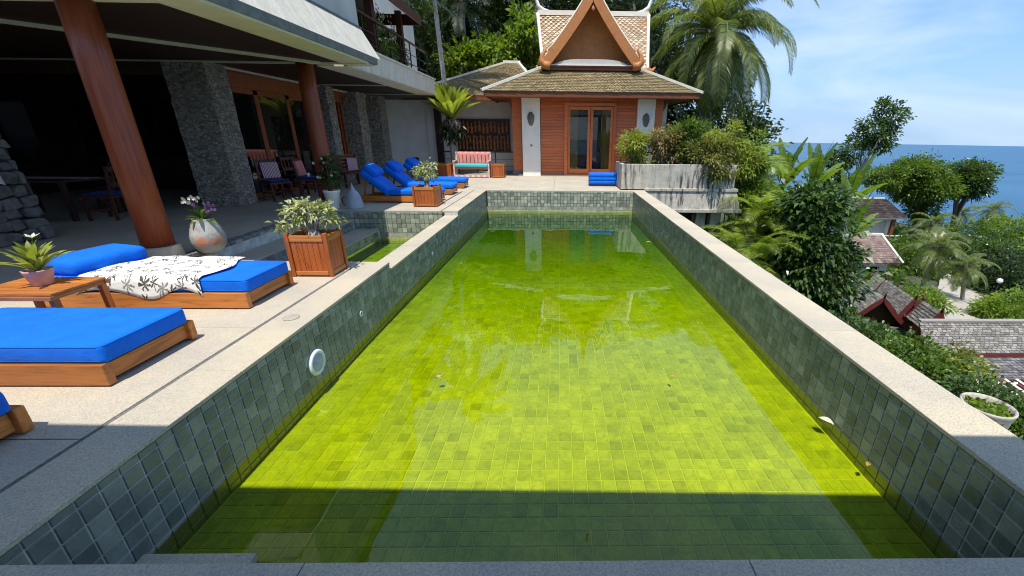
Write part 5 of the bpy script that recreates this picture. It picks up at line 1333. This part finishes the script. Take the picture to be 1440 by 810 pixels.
# ---- bananas: every blade an object
def blade_mesh(length, wd, elev, droop, mat, torn=.25, n=18):
    path = []; p = np.zeros(3)
    for i in range(n+1):
        t = i/n; path.append(p.copy()); a = elev-droop*t**1.6; p = p+np.array([math.cos(a), 0, math.sin(a)])*length/n
    V = []; Q = []; rn = []
    for i in range(n):
        t0, t1 = i/n, (i+1)/n
        if t0 < .2: w0 = w1 = .02
        else:
            f = lambda t: wd*max(.03, math.sin(math.pi*min(1, (t-.18)/.84))**.55)*.5
            w0, w1 = f(t0), f(t1)
        for s_ in (-1, 1):
            sag = -.35*random.uniform(.4, 1.2)
            k = random.uniform(1-torn, 1.0); g = random.uniform(0, .012)
            a, c = path[i], path[i+1]; b0 = len(V)
            V += [a, c-(c-a)*g*4, c+np.array([0, s_*w1*k, sag*w1*k]), a+np.array([0, s_*w0*k, sag*w0*k])]
            Q.append((b0, b0+1, b0+2, b0+3)); rn.append(random.uniform(.3, .8))
    b0 = len(V)
    for i in range(n+1):
        r_ = .035*(1-.85*i/n)
        for s_, u_ in ((-1, 0), (0, 1), (1, 0), (0, -1)): V.append(path[i]+np.array([0, s_*r_, u_*r_]))
    for i in range(n):
        for q in range(4): Q.append((b0+i*4+q, b0+i*4+(q+1) % 4, b0+(i+1)*4+(q+1) % 4, b0+(i+1)*4+q)); rn.append(1.0)
    return np_mesh('blade', np.array(V), np.array(Q), np.array(rn), mat)
BL = [blade_mesh(2.6, .55, R(e), dr, M[k_]) for e, dr, k_ in ((84, .5, 'lf_mid'), (74, .8, 'lf_mid'), (62, 1.0, 'lf_light'), (48, 1.2, 'lf_mid'), (30, 1.2, 'lf_light'), (86, .3, 'lf_deep'))]
def banana(label, base, h, n, group, s0=1.0, fan=None):
    t = thing('banana_plant', label, 'banana plant', base, 0, group)
    b = MB().tube([(0, 0, -.2), (.05, 0, h*.5), (0, 0, h)], [.16, .12, .08], 10); b.build('trunk', M['lf_olive'], t)
    for i in range(n):
        o = obj('blade', BL[i % len(BL)], t, (0, 0, h-.1)); rz = i*2.399963 if fan is None else fan+random.choice((0, math.pi))+random.gauss(0, .25)
        o.rotation_euler = (0, 0, rz); s_ = s0*random.uniform(.75, 1.1); o.scale = (s_, s_, s_)
G_N = 'banana plants on the slope'
banana('banana plant with upright torn leaves against the sea', (11.0, 18.2, -5.2), 4.5, 12, G_N, 1.0)
banana('banana plant leaning right beside the dark glossy tree', (12.1, 17.4, -5.4), 4.0, 10, G_N, .95)
banana('low banana plant below the leaning tree', (10.3, 14.2, -5.0), 3.2, 9, G_N, .8)
banana('banana plant beside the areca palms', (9.9, 18.6, -4.4), 3.8, 10, G_N, .95)
# ---- trees down the slope
g = float(zt(28.2, 40))
tree('leaning_tree', 'windswept tree leaning right against the sky above the sea', 'tree', (27.2, 40, g), (1.2, 0, 10.5), [(1.7, 0, 13.4, 1.5, 1.2, 1.5), (2.9, 0, 14.6, 1.3, 1.1, 1.1), (.2, 0, 12.0, 1.2, 1, 1.0), (-.9, 0, 10.8, 1.1, 1, .9), (2.6, 0, 12.4, .9, .8, .8), (1.9, 0, 15.4, .8, .7, .6), (-1.2, 0, 9.2, 1.3, 1.0, .9)], 6500, .30, .15, 150, .24, 'lf_deep', .16, 14, None, 'trunk')
g = float(zt(57, 65))
tree('spreading_tree', 'large round crowned tree standing before the sea', 'tree', (57.5, 65, g), (0, 0, 9), [(-2.0, 0, 11.3, 4.6, 4, 2.5), (-6.6, 0, 12.6, 2.6, 2.6, 1.9), (-2.4, 0, 13.8, 3.2, 3, 1.9), (1.2, 0, 11.0, 2.6, 2.6, 2.1), (0.2, 0, 7.6, 1.8, 1.8, 1.7)], 26000, .42, .22, 420, .55, 'lf_mid', .6, 18)
tree('spreading_tree', 'smaller dark crowned tree right of the large round tree', 'tree', (65.5, 67, float(zt(65.5, 67))), (-.6, 0, 10), [(-.3, 0, 14.0, 3.2, 3.0, 2.5), (1.6, 0, 12.3, 1.9, 2, 1.7), (-2.2, 0, 12.4, 1.6, 1.6, 1.3)], 12000, .42, .22, 200, .45, 'lf_deep', .4)
G_R = 'trees filling the slope on the right'
for lb, x, y, r_, zc, mt_, nn_ in (('bushy dark tree at the right edge below the sea', 57, 52, 4.8, -13.0, 'lf_deep', 9000), ('bushy green tree right of the far palms', 66, 60, 5.2, -12.6, 'lf_mid', 9000), ('yellow green tree on the skyline at the right edge', 72, 63, 4.5, -12.0, 'lf_light', 6000),
                               ('dark tree overhanging the drive', 50, 43, 3.6, -12.8, 'lf_dark', 7000), ('dark tree behind the drive lamp', 56, 46.5, 4.2, -13.4, 'lf_dark', 7000), ('green tree below the far palms', 62, 68, 5, -14, 'lf_mid', 7000), ('green tree left of the drive', 44, 50, 3.2, -12.2, 'lf_mid', 6000), ('low tree beyond the red roofs', 45.5, 57, 3.5, -14, 'lf_mid', 5000)):
    g = float(zt(x, y)); hz = zc-g
    tree('slope_tree', lb, 'tree', (x, y, g), (0, 0, hz*.8), [(0, 0, hz, r_, r_, r_*.62), (-r_*.4, -r_*.3, hz-r_*.45, r_*.8, r_*.8, r_*.5), (r_*.4, -r_*.3, hz-r_*.4, r_*.8, r_*.8, r_*.5)], int(nn_*1.7), .38, .20, 240, .42, mt_, .3, 10, G_R)
G_FP = 'coconut palms down the slope'
palm('coconut palm with arching fronds above the grey roofs', (36.4, 38.2, float(zt(36.4, 38.2))), (36.1, 38, -8.2), 22, 'far', .17, G_FP, scale=.82)
palm('coconut palm beside the drive', (39.2, 36.4, float(zt(39.2, 36.4))), (37.9, 36.2, -9.6), 18, 'far', .16, G_FP, scale=.6)
palm('far coconut palm left of the pair on the skyline', (74.5, 76, float(zt(74.5, 76))), (74.6, 75, -11.2), 16, 'far', .2, G_FP, scale=.72)
palm('far coconut palm right of the pair on the skyline', (79.8, 76, float(zt(79.8, 76))), (79.9, 75, -10.6), 18, 'far', .2, G_FP, scale=.95)
palm('coconut palm between the round tree and the skyline palms', (52.5, 57, float(zt(52.5, 57))), (52.3, 56.5, -9.6), 18, 'far', .2, G_FP, scale=.85)
palm('dark palm at the right edge beside the drive', (48.5, 38.5, float(zt(48.5, 38.5))), (48.5, 38.4, -11.9), 16, 'dark', .16, G_FP, scale=.6)
G_SH = 'shrubs between the roofs and the coping'
for lb, x, y, z, r_, mt_, nn_, ll in (('leafy green shrub left of the drive', 25.5, 26.5, -9.3, 1.5, 'lf_light', 3800, .24), ('leafy green shrub at the foot of the drive', 23.4, 24.5, -9.4, 1.2, 'lf_mid', 3000, .22), ('bright round shrub at the right edge by the drive', 36.5, 30, -11.9, 2.2, 'lf_light', 4500, .3), ('second bright shrub right of the drive', 39.5, 31.8, -12.2, 2.2, 'lf_mid', 4500, .3),
                                ('dense low shrub beyond the right coping', 9.2, 9.2, -4.15, 1.0, 'lf_mid', 4200, .15), ('dense low shrub nearest the glossy tree', 8.4, 10.3, -4.0, .95, 'lf_deep', 3800, .15), ('yellow tinged shrub in front of the long roof', 10.6, 9.3, -4.6, .8, 'lf_yellow', 2600, .14), ('dry looking shrub under the long roof', 11.6, 10.2, -4.8, .9, 'lf_olive', 2600, .13),
                                ('green shrub behind the round basin', 9.6, 7.7, -4.3, .9, 'lf_deep', 3600, .14), ('green shrub right of the round basin', 10.2, 6.6, -4.5, 1.0, 'lf_mid', 3600, .14), ('bright ground shrub in front of the round basin', 8.3, 4.9, -4.1, 1.0, 'lf_light', 4200, .13), ('bright ground shrub by the near end of the right coping', 7.2, 4.2, -3.7, .9, 'lf_light', 3800, .13), ('green shrub below the dark glossy tree', 9.3, 12.2, -4.6, 1.0, 'lf_mid', 3200, .16)):
    g = float(zt(x, y)); shrub(lb, (x, y, g), [(0, 0, z-g+.25*r_, r_, r_, r_*.72), (r_*.5, r_*.3, z-g, r_*.7, r_*.7, r_*.6), (-r_*.5, r_*.2, z-g, r_*.7, r_*.7, r_*.55)], nn_, ll, ll*.48, mt_, G_SH, 90, .10*r_+.03)
# undergrowth: nobody could count it
n_ = 60000
ux_ = 3.2 + 100*rng.random(n_)**1.7; uy_ = ux_*rng.uniform(.45, 1.9, n_)+rng.uniform(-2, 8, n_)
road_c = np.array([[29.6,28.5],[36,34],[43,41],[50,48]])
dmin = np.min(np.hypot(ux_[:, None]-np.interp(np.linspace(0,3,40), range(4), road_c[:,0])[None], uy_[:, None]-np.interp(np.linspace(0,3,40), range(4), road_c[:,1])[None]), 1)
keep = (dmin > 4.5) & ~((ux_ < 6.5) & (uy_ > 12.8) & (uy_ < 16)); ux_, uy_ = ux_[keep], uy_[keep]
uz_ = zt(ux_, uy_) + rng.uniform(0, .25, len(ux_)); sz_ = .16+.012*ux_
dd = rng.normal(0, .6, (len(ux_), 3)) + np.array([0, 0, .7])
V, Q = leaf_arrays(np.stack([ux_, uy_, uz_], 1), dd, sz_*rng.uniform(.7, 1.5, len(ux_)), sz_*.55)
o = obj('undergrowth', np_mesh('undergrowth', V, Q, rng.random(len(Q)), M['lf_mid'])); tag(o, 'green undergrowth covering the slope below the pool', 'undergrowth', None, 'stuff')

# ================================================================== potted plants
def rosette(t, n, L_, wd, mat, z0=0.0, elev=(80, 20), tip=.9, name='leaf', var=.15):
    """strap leaves, each an object sharing a few meshes"""
    ms_ = []
    for e in np.linspace(elev[0], elev[1], 5): ms_.append(strap_mesh(L_, wd, R(e), tip, mat))
    for i in range(n):
        o = obj(name, ms_[min(4, int(i/n*5))], t, (0, 0, z0)); o.rotation_euler = (0, 0, i*2.399963+random.gauss(0, .15)); s_ = random.uniform(1-var*1.5, 1+var); o.scale = (s_, s_, s_)
def strap_mesh(L_, wd, elev, droop, mat, n=9):
    V = []; Q = []; p = np.zeros(3); path = []
    for i in range(n+1):
        t = i/n; path.append(p.copy()); a = elev-droop*t**1.6; p = p+np.array([math.cos(a), 0, math.sin(a)])*L_/n
    for i, c in enumerate(path):
        t = i/n; w_ = wd*.5*(.35+.65*math.sin(math.pi*min(1, .1+.62*t)))*(1 if t < .75 else max(.02, (1-t)/.25)**.7)
        fold = w_*.35
        V += [c+np.array([0, -w_, fold]), c, c+np.array([0, w_, fold])]
    for i in range(n):
        for k in (0, 1): b0 = i*3+k; Q.append((b0, b0+1, b0+4, b0+3))
    return np_mesh('leaf', np.array(V), np.array(Q), np.array([random.uniform(.4, .9) for _ in Q]), mat)
# bird's nest fern on the slender trunk
fn = thing('nest_fern', 'yellow green nest fern growing on the slender palm trunk', 'fern', (-4.44, 18.2, 2.05))
rosette(fn, 50, 1.4, .26, M['lf_yellow'], .1, (88, 38), .45)
b = MB(); b.lathe([(.02, -.75), (.12, -.6), (.28, -.3), (.40, -.02), (.30, .12), (0, .15)], n=14)
b.build('root_ball', M['bark'], fn)
p_, d_ = rng.normal(0, 1, (500, 3))*np.array([.2, .2, .18])+np.array([0, 0, -.2]), rng.normal(0, .6, (500, 3))+np.array([0, 0, -.8])
V, Q = leaf_arrays(p_, d_, .28, .07); obj('old_fronds', np_mesh('old_fronds', V, Q, rng.random(500)*.3, M['frond_dark']), fn)
# strap-leaved plant on the side table with one white flower
tp_ = thing('potted_lily', 'green strap leaved plant with a white flower in the pink pot', 'plant', (-4.27, 3.27, .53))
rosette(tp_, 34, .25, .04, M['lf_yellow'], 0, (88, 42), .7)
MB().tube([(0, 0, 0), (.02, 0, .15), (.05, .02, .28)], .004, 5).build('stalk', M['lf_light'], tp_)
rb_ = MB()
for i in range(6):
    a = i*math.pi/3; c = Vector((.05, .02, .28)); d = Vector((math.cos(a), math.sin(a), .6)).normalized(); s_ = Vector((-math.sin(a), math.cos(a), 0))
    rb_.add([c, c+d*.03+s_*.013, c+d*.062, c+d*.03-s_*.013], [(0,1,2,3)], .5)
rb_.build('flower', M['flower_w'], tp_)
# desert rose in the big planter, a paler one in the far planter
def desert_rose(label, base, s_, n, mat, seed_lobes):
    t = thing('desert_rose', label, 'plant', base)
    o, cc = foliage('foliage', M[mat], [tuple(q*s_ for q in l) for l in seed_lobes], n, .085*s_, .04*s_, 46, .045*s_, t, .3)
    b = MB(); b.lathe([(.12*s_, -.04), (.11*s_, .03*s_), (.07*s_, .1*s_), (.04*s_, .16*s_)], n=10)
    for i in rng.choice(len(cc), 18, replace=False):
        e = Vector(cc[i]); r_ = random.uniform(.5, 1); m1_ = Vector((e.x*.45, e.y*.45, .1*s_+e.z*.45+.03))
        b.tube([(e.x*.06, e.y*.06, .08*s_), m1_, e], [.028*s_, .016*s_, .007*s_], 6)
    b.build('trunk', M['trunk'], t); return t
desert_rose('variegated desert rose with pale branches in the large teak planter', (-2.95, 4.90, .42), .82, 600, 'lf_grey', [(.02, 0, .42, .30, .22, .16), (.18, 0, .36, .20, .18, .14), (-.22, -.03, .30, .16, .14, .12), (.02, 0, .55, .14, .12, .1), (-.36, -.05, .2, .08, .08, .1)])
desert_rose('sparse pale desert rose in the teak planter by the blue loungers', (-3.17, 10.08, .38), 1.0, 420, 'lf_grey', [(0, 0, .34, .28, .22, .2), (.1, 0, .5, .16, .14, .14), (-.1, 0, .48, .14, .14, .14)])
for x, y, lb in ((-4.60, 17.3, 'little shrub in the planter left of the swing seat'), (-2.48, 17.2, 'little shrub in the planter right of the swing seat')):
    pass
# orchid in the vase
oc = thing('orchid', 'orchid with violet and white blooms in the ceramic vase', 'plant', (-5.02, 5.84, .44))
rosette(oc, 16, .26, .05, M['lf_mid'], 0, (80, 10), 1.0)
b = MB(); fl = MB(); fw_ = MB()
for i in range(5):
    a = i*1.3; e = Vector((.13*math.cos(a), .1*math.sin(a), .17+.035*i)); b.tube([(0, 0, 0), (e.x*.4, e.y*.4, e.z*.6), e], .004, 5)
    for k in range(7):
        c = e+Vector((random.gauss(0, .03), random.gauss(0, .03), random.gauss(0, .03))); 
        for q in range(5):
            a2_ = q*1.257; d = Vector((math.cos(a2_), -.5, math.sin(a2_))).normalized(); s2 = Vector((-math.sin(a2_), 0, math.cos(a2_)))
            (fl if i < 3 else fw_).add([c, c+d*.016+s2*.01, c+d*.03, c+d*.016-s2*.01], [(0,1,2,3)])
b.build('stalks', M['lf_mid'], oc); fl.build('violet_blooms', M['flower_p'], oc)['kind'] = 'stuff'; fw_.build('white_blooms', M['flower_w'], oc)['kind'] = 'stuff'
# rose bush in the white pot
t = shrub('dark leaved rose bush with white blooms in the white pot', (-5.16, 9.55, .36), [(0, 0, .32, .22, .2, .22), (.05, 0, .6, .16, .14, .16)], 700, .075, .045, 'lf_deep', None, 30, .05, 'rose_bush', 8)
b = MB()
for i in range(8):
    c = Vector((random.uniform(-.2,.2), -.12+random.uniform(-.1,.1), .3+random.random()*.5))
    for q in range(6): a = q*1.05; d = Vector((math.cos(a), -.5, math.sin(a))).normalized(); s2 = Vector((-math.sin(a), 0, math.cos(a))); b.add([c, c+d*.02+s2*.014, c+d*.04, c+d*.02-s2*.014], [(0,1,2,3)])
b.build('blooms', M['flower_w'], t)['kind'] = 'stuff'
# plants on the balcony
G_BP = 'plants behind the balcony rail'
for lb, y, s_, mt_, fl_ in (('white flowering plant behind the balcony rail', 13.6, 1.0, 'lf_light', True), ('green leafy plant behind the balcony rail', 12.9, .8, 'lf_light', False), ('tall leafy plant at the far end of the balcony', 14.8, 1.0, 'lf_mid', True)):
    t = shrub(lb, (-5.2, y, 3.4), [(0, 0, .55*s_, .35, .4, .45*s_), (0, .1, 1.15*s_, .2, .3, .3*s_)], 900, .15, .05, mt_, G_BP, 40, .08, 'balcony_plant')
    if fl_:
        b = MB()
        for i in range(60):
            c = Vector((random.gauss(0, .12), random.gauss(0, .25), 1.2*s_+random.gauss(0, .18)))
            for q in range(4): a = q*1.57; d = Vector((.5, math.cos(a), math.sin(a))).normalized(); s2 = Vector((0, -math.sin(a), math.cos(a))); b.add([c, c+d*.03+s2*.022, c+d*.055, c+d*.03-s2*.022], [(0,1,2,3)])
        b.build('blooms', M['flower_w'], t)['kind'] = 'stuff'
# ================================================================== buildings, drive and basin below
M['sh_grey'] = m_shingle('weathered_grey_shingle', (.14,.125,.105), (.22,.20,.175), (.32,.295,.265))
M['sh_dark'] = m_shingle('dark_grey_shingle', (.09,.085,.08), (.15,.145,.14), (.25,.24,.23))
M['red_trim'] = m_plain('dark_red_trim', (.13,.025,.022), .6, .2, 5, .1)
def thai_roof(label, c, half, rise, y0, y1, rz, wall_h, name='steep_roof_house', mat='sh_grey', shw=.26):
    """a steep gabled roof with curved slopes, ridge along local y, gable at y0"""
    t = thing(name, label, 'house', c, rz, 'steep roofed houses below the pool')
    n_ = 7; prof = [(half*(1-k/n_)**1.0*(1+.10*math.sin(math.pi*k/n_)*-1), rise*(k/n_)) for k in range(n_+1)]
    sl = MB()
    for s_ in (-1, 1):
        for k in range(n_):
            (x0, z0), (x1, z1) = prof[k], prof[k+1]
            a, b_, c_, d_ = (s_*x0, y0, z0), (s_*x0, y1, z0), (s_*x1, y1, z1), (s_*x1, y0, z1)
            if s_ < 0: shingle_plane(sl, b_, a, c_, d_, shw, shw*.62, .03, .012)
            else: shingle_plane(sl, a, b_, d_, c_, shw, shw*.62, .03, .012)
    under = MB()
    for s_ in (-1, 1):
        for k in range(n_): (x0, z0), (x1, z1) = prof[k], prof[k+1]; under.quad((s_*x0, y0, z0), (s_*x0, y1, z0), (s_*x1, y1, z1), (s_*x1, y0, z1))
    r_ = under.build('roof', M['sh_dark'], t); o = sl.build('shingles', M[mat], r_); o['kind'] = 'stuff'
    MB().add([(-half*.82, y0+.35, 0), (half*.82, y0+.35, 0), (0, y0+.35, rise*.9)], [(0,1,2)]).build('gable_panel', M['dark'], t)
    for yy in (y0, y1):
        for s_ in (-1, 1):
            b = MB()
            for k in range(n_):
                (x0, z0), (x1, z1) = prof[k], prof[k+1]
                b.prism([(s_*(x0+.05), yy-.04, z0+.06), (s_*(x0-.16), yy-.04, z0-.06), (s_*(max(0, x1-.16)), yy-.04, z1-.06), (s_*(x1+.05 if k < n_-1 else 0), yy-.04, z1+.06)], (0, .08, 0), .5)
            b.build('bargeboard', M['red_trim'], t)
            MB().tube([(s_*half, yy, .02), (s_*(half+.14), yy, .06), (s_*(half+.16), yy, .22)], [.07, .05, .012], 6).build('eave_finial', M['red_trim'], t)
        MB().tube([(0, yy, rise), (0, yy+(-.06 if yy == y0 else .06), rise+.2), (0, yy+(-.14 if yy == y0 else .14), rise+.42)], [.06, .04, .01], 6).build('ridge_finial', M['red_trim'], t)
    MB().box(-half*.75, half*.75, y0+.5, y1-.5, -wall_h, .02).build('wall', M['timber'], t)
    return t
thai_roof('largest steep roofed house with grey shingles and red bargeboards', (17.55, 20.4, -8.1), 1.6, 1.65, 0, 6.0, R(-18), 2.2, shw=.22)
thai_roof('narrow steep gable right of the largest grey roof', (19.35, 20.7, -8.1), .85, 1.6, -.3, 3.0, R(-14), 2.2, shw=.2)
thai_roof('small steep gable behind the largest grey roof', (23.1, 26.4, -9.2), 1.0, 1.3, -.5, 3.0, R(-18), 2.0, shw=.22)
thai_roof('little steep gable at the left end of the long grey roof', (18.5, 18.3, -7.2), .5, 1.0, -.4, 1.2, R(-15), 2.0, shw=.18)
# long roofs in front
def mono_roof(name, label, x0, x1, y0, z0, y1, z1, mat, cat='house', sh=.28, skew=0.0):
    t = thing(name, label, cat, ((x0+x1)/2, y0, z0-2), 0, 'long grey roofs below the right coping')
    o_ = Vector(((x0+x1)/2, y0, z0-2))
    p0, p1, q0, q1 = (Vector(v_)-o_ for v_ in ((x0, y0, z0), (x1, y0, z0), (x0+skew, y1, z1), (x1+skew, y1, z1)))
    u = MB().prism([p0, p1, q1, q0], (0, 0, -.06)).build('roof', M['sh_dark'], t)
    s_ = MB(); shingle_plane(s_, p0, p1, q0, q1, sh, sh*.6, .03, .012); s_.build('shingles', M[mat], u)['kind'] = 'stuff'
    MB().box(p0.x, p1.x, p0.y-.06, p0.y, p0.z-.16, p0.z+.0).build('gutter', M['red_trim'], t)
    MB().bar(q0+Vector((0,0,.04)), q1+Vector((0,0,.04)), .2, .08).build('ridge', M['sh_grey'], t)
    MB().box(p0.x+.3, p1.x-.3, p0.y+.3, p0.y+.5, -1.8, p0.z-.1).build('wall', M['timber'], t)
mono_roof('long_house', 'long light grey shingle roof below the drive', 14.6, 26, 14.3, -6.4, 15.6, -5.6, 'sh_grey', sh=.19, skew=.6)
mono_roof('long_house', 'darker lower shingle roof in front of the long grey roof', 15.2, 25, 13.25, -7.0, 14.35, -6.55, 'sh_dark', sh=.19)
mono_roof('porch', 'lower grey shingle roof in front of the red edged gables', 15.4, 19.6, 18.95, -8.75, 20.15, -8.15, 'sh_grey', sh=.19)
sr = thing('pergola', 'slatted red and white roof at the right edge below the long roofs', 'pergola', (16.5, 12.9, -8.4))
for k in range(18): MB().bar((-1.9+k*.22, -.35, 1.25), (-2.1+k*.22, .4, 1.45), .13, .03).build('slat', M['red_trim'] if k % 2 else M['cream'], sr)
MB().bar((-2.1, -.36, 1.2), (2.2, -.36, 1.2), .06, .1).bar((-2.3, .4, 1.4), (2.2, .4, 1.4), .06, .1).build('frame', M['red_trim'], sr)
for x in (-1.7, 1.9): MB().box(x-.06, x+.06, -.1, .02, -.6, 1.3).build('post', M['red_trim'], sr)
# houses nearer the sea
hb = thing('white_house', 'white walled house with dark brown roof towards the sea', 'house', (45, 59, -17))
o_ = Vector((45, 59, -17))
MB().box(-3.3, 3.2, -.6, 5, 0, 8.0).build('wall', M['white'], hb)
rb = MB().prism([(-4.2, -2.0, 8.0), (4.0, -2.0, 8.0), (3.4, 2.2, 10.1), (-3.6, 2.2, 10.1)], (0, 0, .18)); ro_ = rb.build('roof', M['sh_dark'], hb)
s_ = MB(); shingle_plane(s_, (-4.2, -2, 8.18), (4, -2, 8.18), (-3.6, 2.2, 10.28), (3.4, 2.2, 10.28), .6, .4, .05, .01); s_.build('shingles', m_shingle('brown_shingle', (.022,.016,.014), (.04,.029,.026), (.07,.052,.046)), ro_)['kind'] = 'stuff'
MB().box(-3.4, 3.2, 2.1, 2.3, 10.1, 10.45).build('ridge', M['cream'], hb)
MB().box(-3.2, 2.2, -.66, -.6, 5.7, 7.5).build('shutter', M['grey_render'], hb); MB().box(2.3, 2.75, -1.6, -1.2, 2, 8).build('column', M['timber'], hb)
MB().box(-3.6, 4.2, -1.7, -.6, 4.6, 4.9).build('balcony', M['grey_render'], hb)
for k in range(9): MB().box(-3.4+k*.85, -3.3+k*.85, -1.6, -1.5, 4.9, 5.5).build('baluster', M['grey_render'], hb)
MB().box(-3.6, 4.2, -1.65, -1.5, 5.5, 5.6).build('balcony_rail', M['white'], hb)
for k in range(3): MB().box(-2.6+k*1.8, -1.6+k*1.8, -.66, -.6, 2.6, 4.4).build('window', M['glass'], hb)
hr = thing('red_roof_house', 'house with pinkish red roof in front of the white house', 'house', (33.4, 43, -14.5))
M['red_roof'] = m_shingle('pink_red_tile', (.15,.105,.09), (.21,.145,.125), (.28,.205,.18))
MB().box(-2.2, 2.4, -.5, 4, 0, 4.0).build('wall', M['white'], hr)
rb = MB().prism([(-2.8, -1.6, 3.6), (3.0, -1.6, 3.6), (2.6, 1.8, 5.9), (-2.6, 1.8, 5.9)], (0, 0, .12)); ro_ = rb.build('roof', M['red_roof'], hr)
s_ = MB(); shingle_plane(s_, (-2.8, -1.6, 3.72), (3.0, -1.6, 3.72), (-2.6, 1.8, 6.02), (2.6, 1.8, 6.02), .4, .3, .04, .01); s_.build('tiles', M['red_roof'], ro_)['kind'] = 'stuff'
MB().box(-2.7, 2.8, 1.7, 1.95, 5.95, 6.2).build('ridge', M['ridge'], hr)
MB().bar((3.05, -1.6, 3.75), (2.65, 1.8, 6.05), .25, .2).build('verge', M['ridge'], hr)
for k in range(2): MB().box(-1.7+k*2, -.5+k*2, -.55, -.5, 1.2, 3.0).build('window', M['glass'], hr)
# drive and lawn on the slope
def draped(name, rows_, mat, lift):
    b = MB(); n_ = len(rows_[0])
    g = []
    for r_ in rows_:
        g.append([(x, y, float(zt(x, y))+lift) for x, y in r_])
    for i in range(len(g)-1):
        for j in range(n_-1): b.quad(g[i][j], g[i][j+1], g[i+1][j+1], g[i+1][j])
    return struct(name, b, mat)
cen = [(26.5, 24.0), (29.5, 27.6), (33.5, 31.2), (38, 35.6), (43, 40.4), (48, 45.6), (53, 51)]
def strip(o0, o1, k=5):
    rows_ = []
    for i, (x, y) in enumerate(cen):
        a = cen[max(0, i-1)]; c = cen[min(len(cen)-1, i+1)]; dx, dy = c[0]-a[0], c[1]-a[1]; l = math.hypot(dx, dy); nx_, ny_ = dy/l, -dx/l
        w0 = o0; w1 = o1
        rows_.append([(x+nx_*(w0+(w1-w0)*j/k), y+ny_*(w0+(w1-w0)*j/k)) for j in range(k+1)])
    return rows_
draped('drive', strip(-2.0, 3.6, 8), m_stone('drive_concrete', (.42,.39,.33), .15, 12, .85, .25, .2), .30)
M['lawn'] = m_plain('lawn_grass', (.085,.13,.025), .95, .35, 3, .6, .03)
draped('lawn', strip(3.9, 6.2, 4), M['lawn'], .34)
kb = strip(3.6, 3.9, 1); draped('kerb', kb, M['cream'], .42)
lm = thing('garden_lamp', 'white globe lamp beside the lawn of the drive', 'lamp', (46.8, 40.6, float(zt(46.8, 40.6))))
MB().tube([(0, 0, 0), (0, 0, 2.0)], .05, 8).build('pole', M['iron'], lm); MB().lathe([(0, -.28), (.2, -.2), (.28, 0), (.2, .2), (0, .28)], (0, 0, 2.2), 14).build('globe', M['plastic'], lm)
# round basin with water plants
bs_ = thing('round_basin', 'round pale stone basin with leafy water plants below the right coping', 'basin', (7.98, 6.3, -4.15))
MB().lathe([(.26, 0), (.29, .05), (.36, .95), (.385, 1.08), (.40, 1.13), (.395, 1.16), (.37, 1.16), (.35, 1.12), (.32, .98), (0, .96)], n=40).build('bowl', M['stained'], bs_)
wp_ = thing('water_plants', 'bright green water plants filling the round basin', 'plant', (7.98, 6.3, -3.2))
p_ = rng.normal(0, 1, (420, 3)); r_ = np.sqrt(rng.random(420))*.31; a_ = rng.random(420)*6.283; p_ = np.stack([r_*np.cos(a_), r_*np.sin(a_), rng.random(420)*.12], 1)
V, Q = leaf_arrays(p_, rng.normal(0, .7, (420, 3))+np.array([0, 0, .45]), .15, .10); obj('leaves', np_mesh('leaves', V, Q, rng.random(420), M['lf_light']), wp_)

# a thing made of one piece needs no empty above it
for o in [q for q in col.objects if q.type == 'EMPTY' and q.parent is None and len(q.children) == 1 and not q.children[0].children]:
    c = o.children[0]; mw = o.matrix_basis @ c.matrix_basis; nm = o.name
    for k in ('label', 'category', 'group'):
        if k in o.keys(): c[k] = o[k]
    if 'kind' in c.keys() and c['kind'] == 'stuff': del c['kind']
    c.parent = None; c.matrix_basis = mw; bpy.data.objects.remove(o); c.name = nm
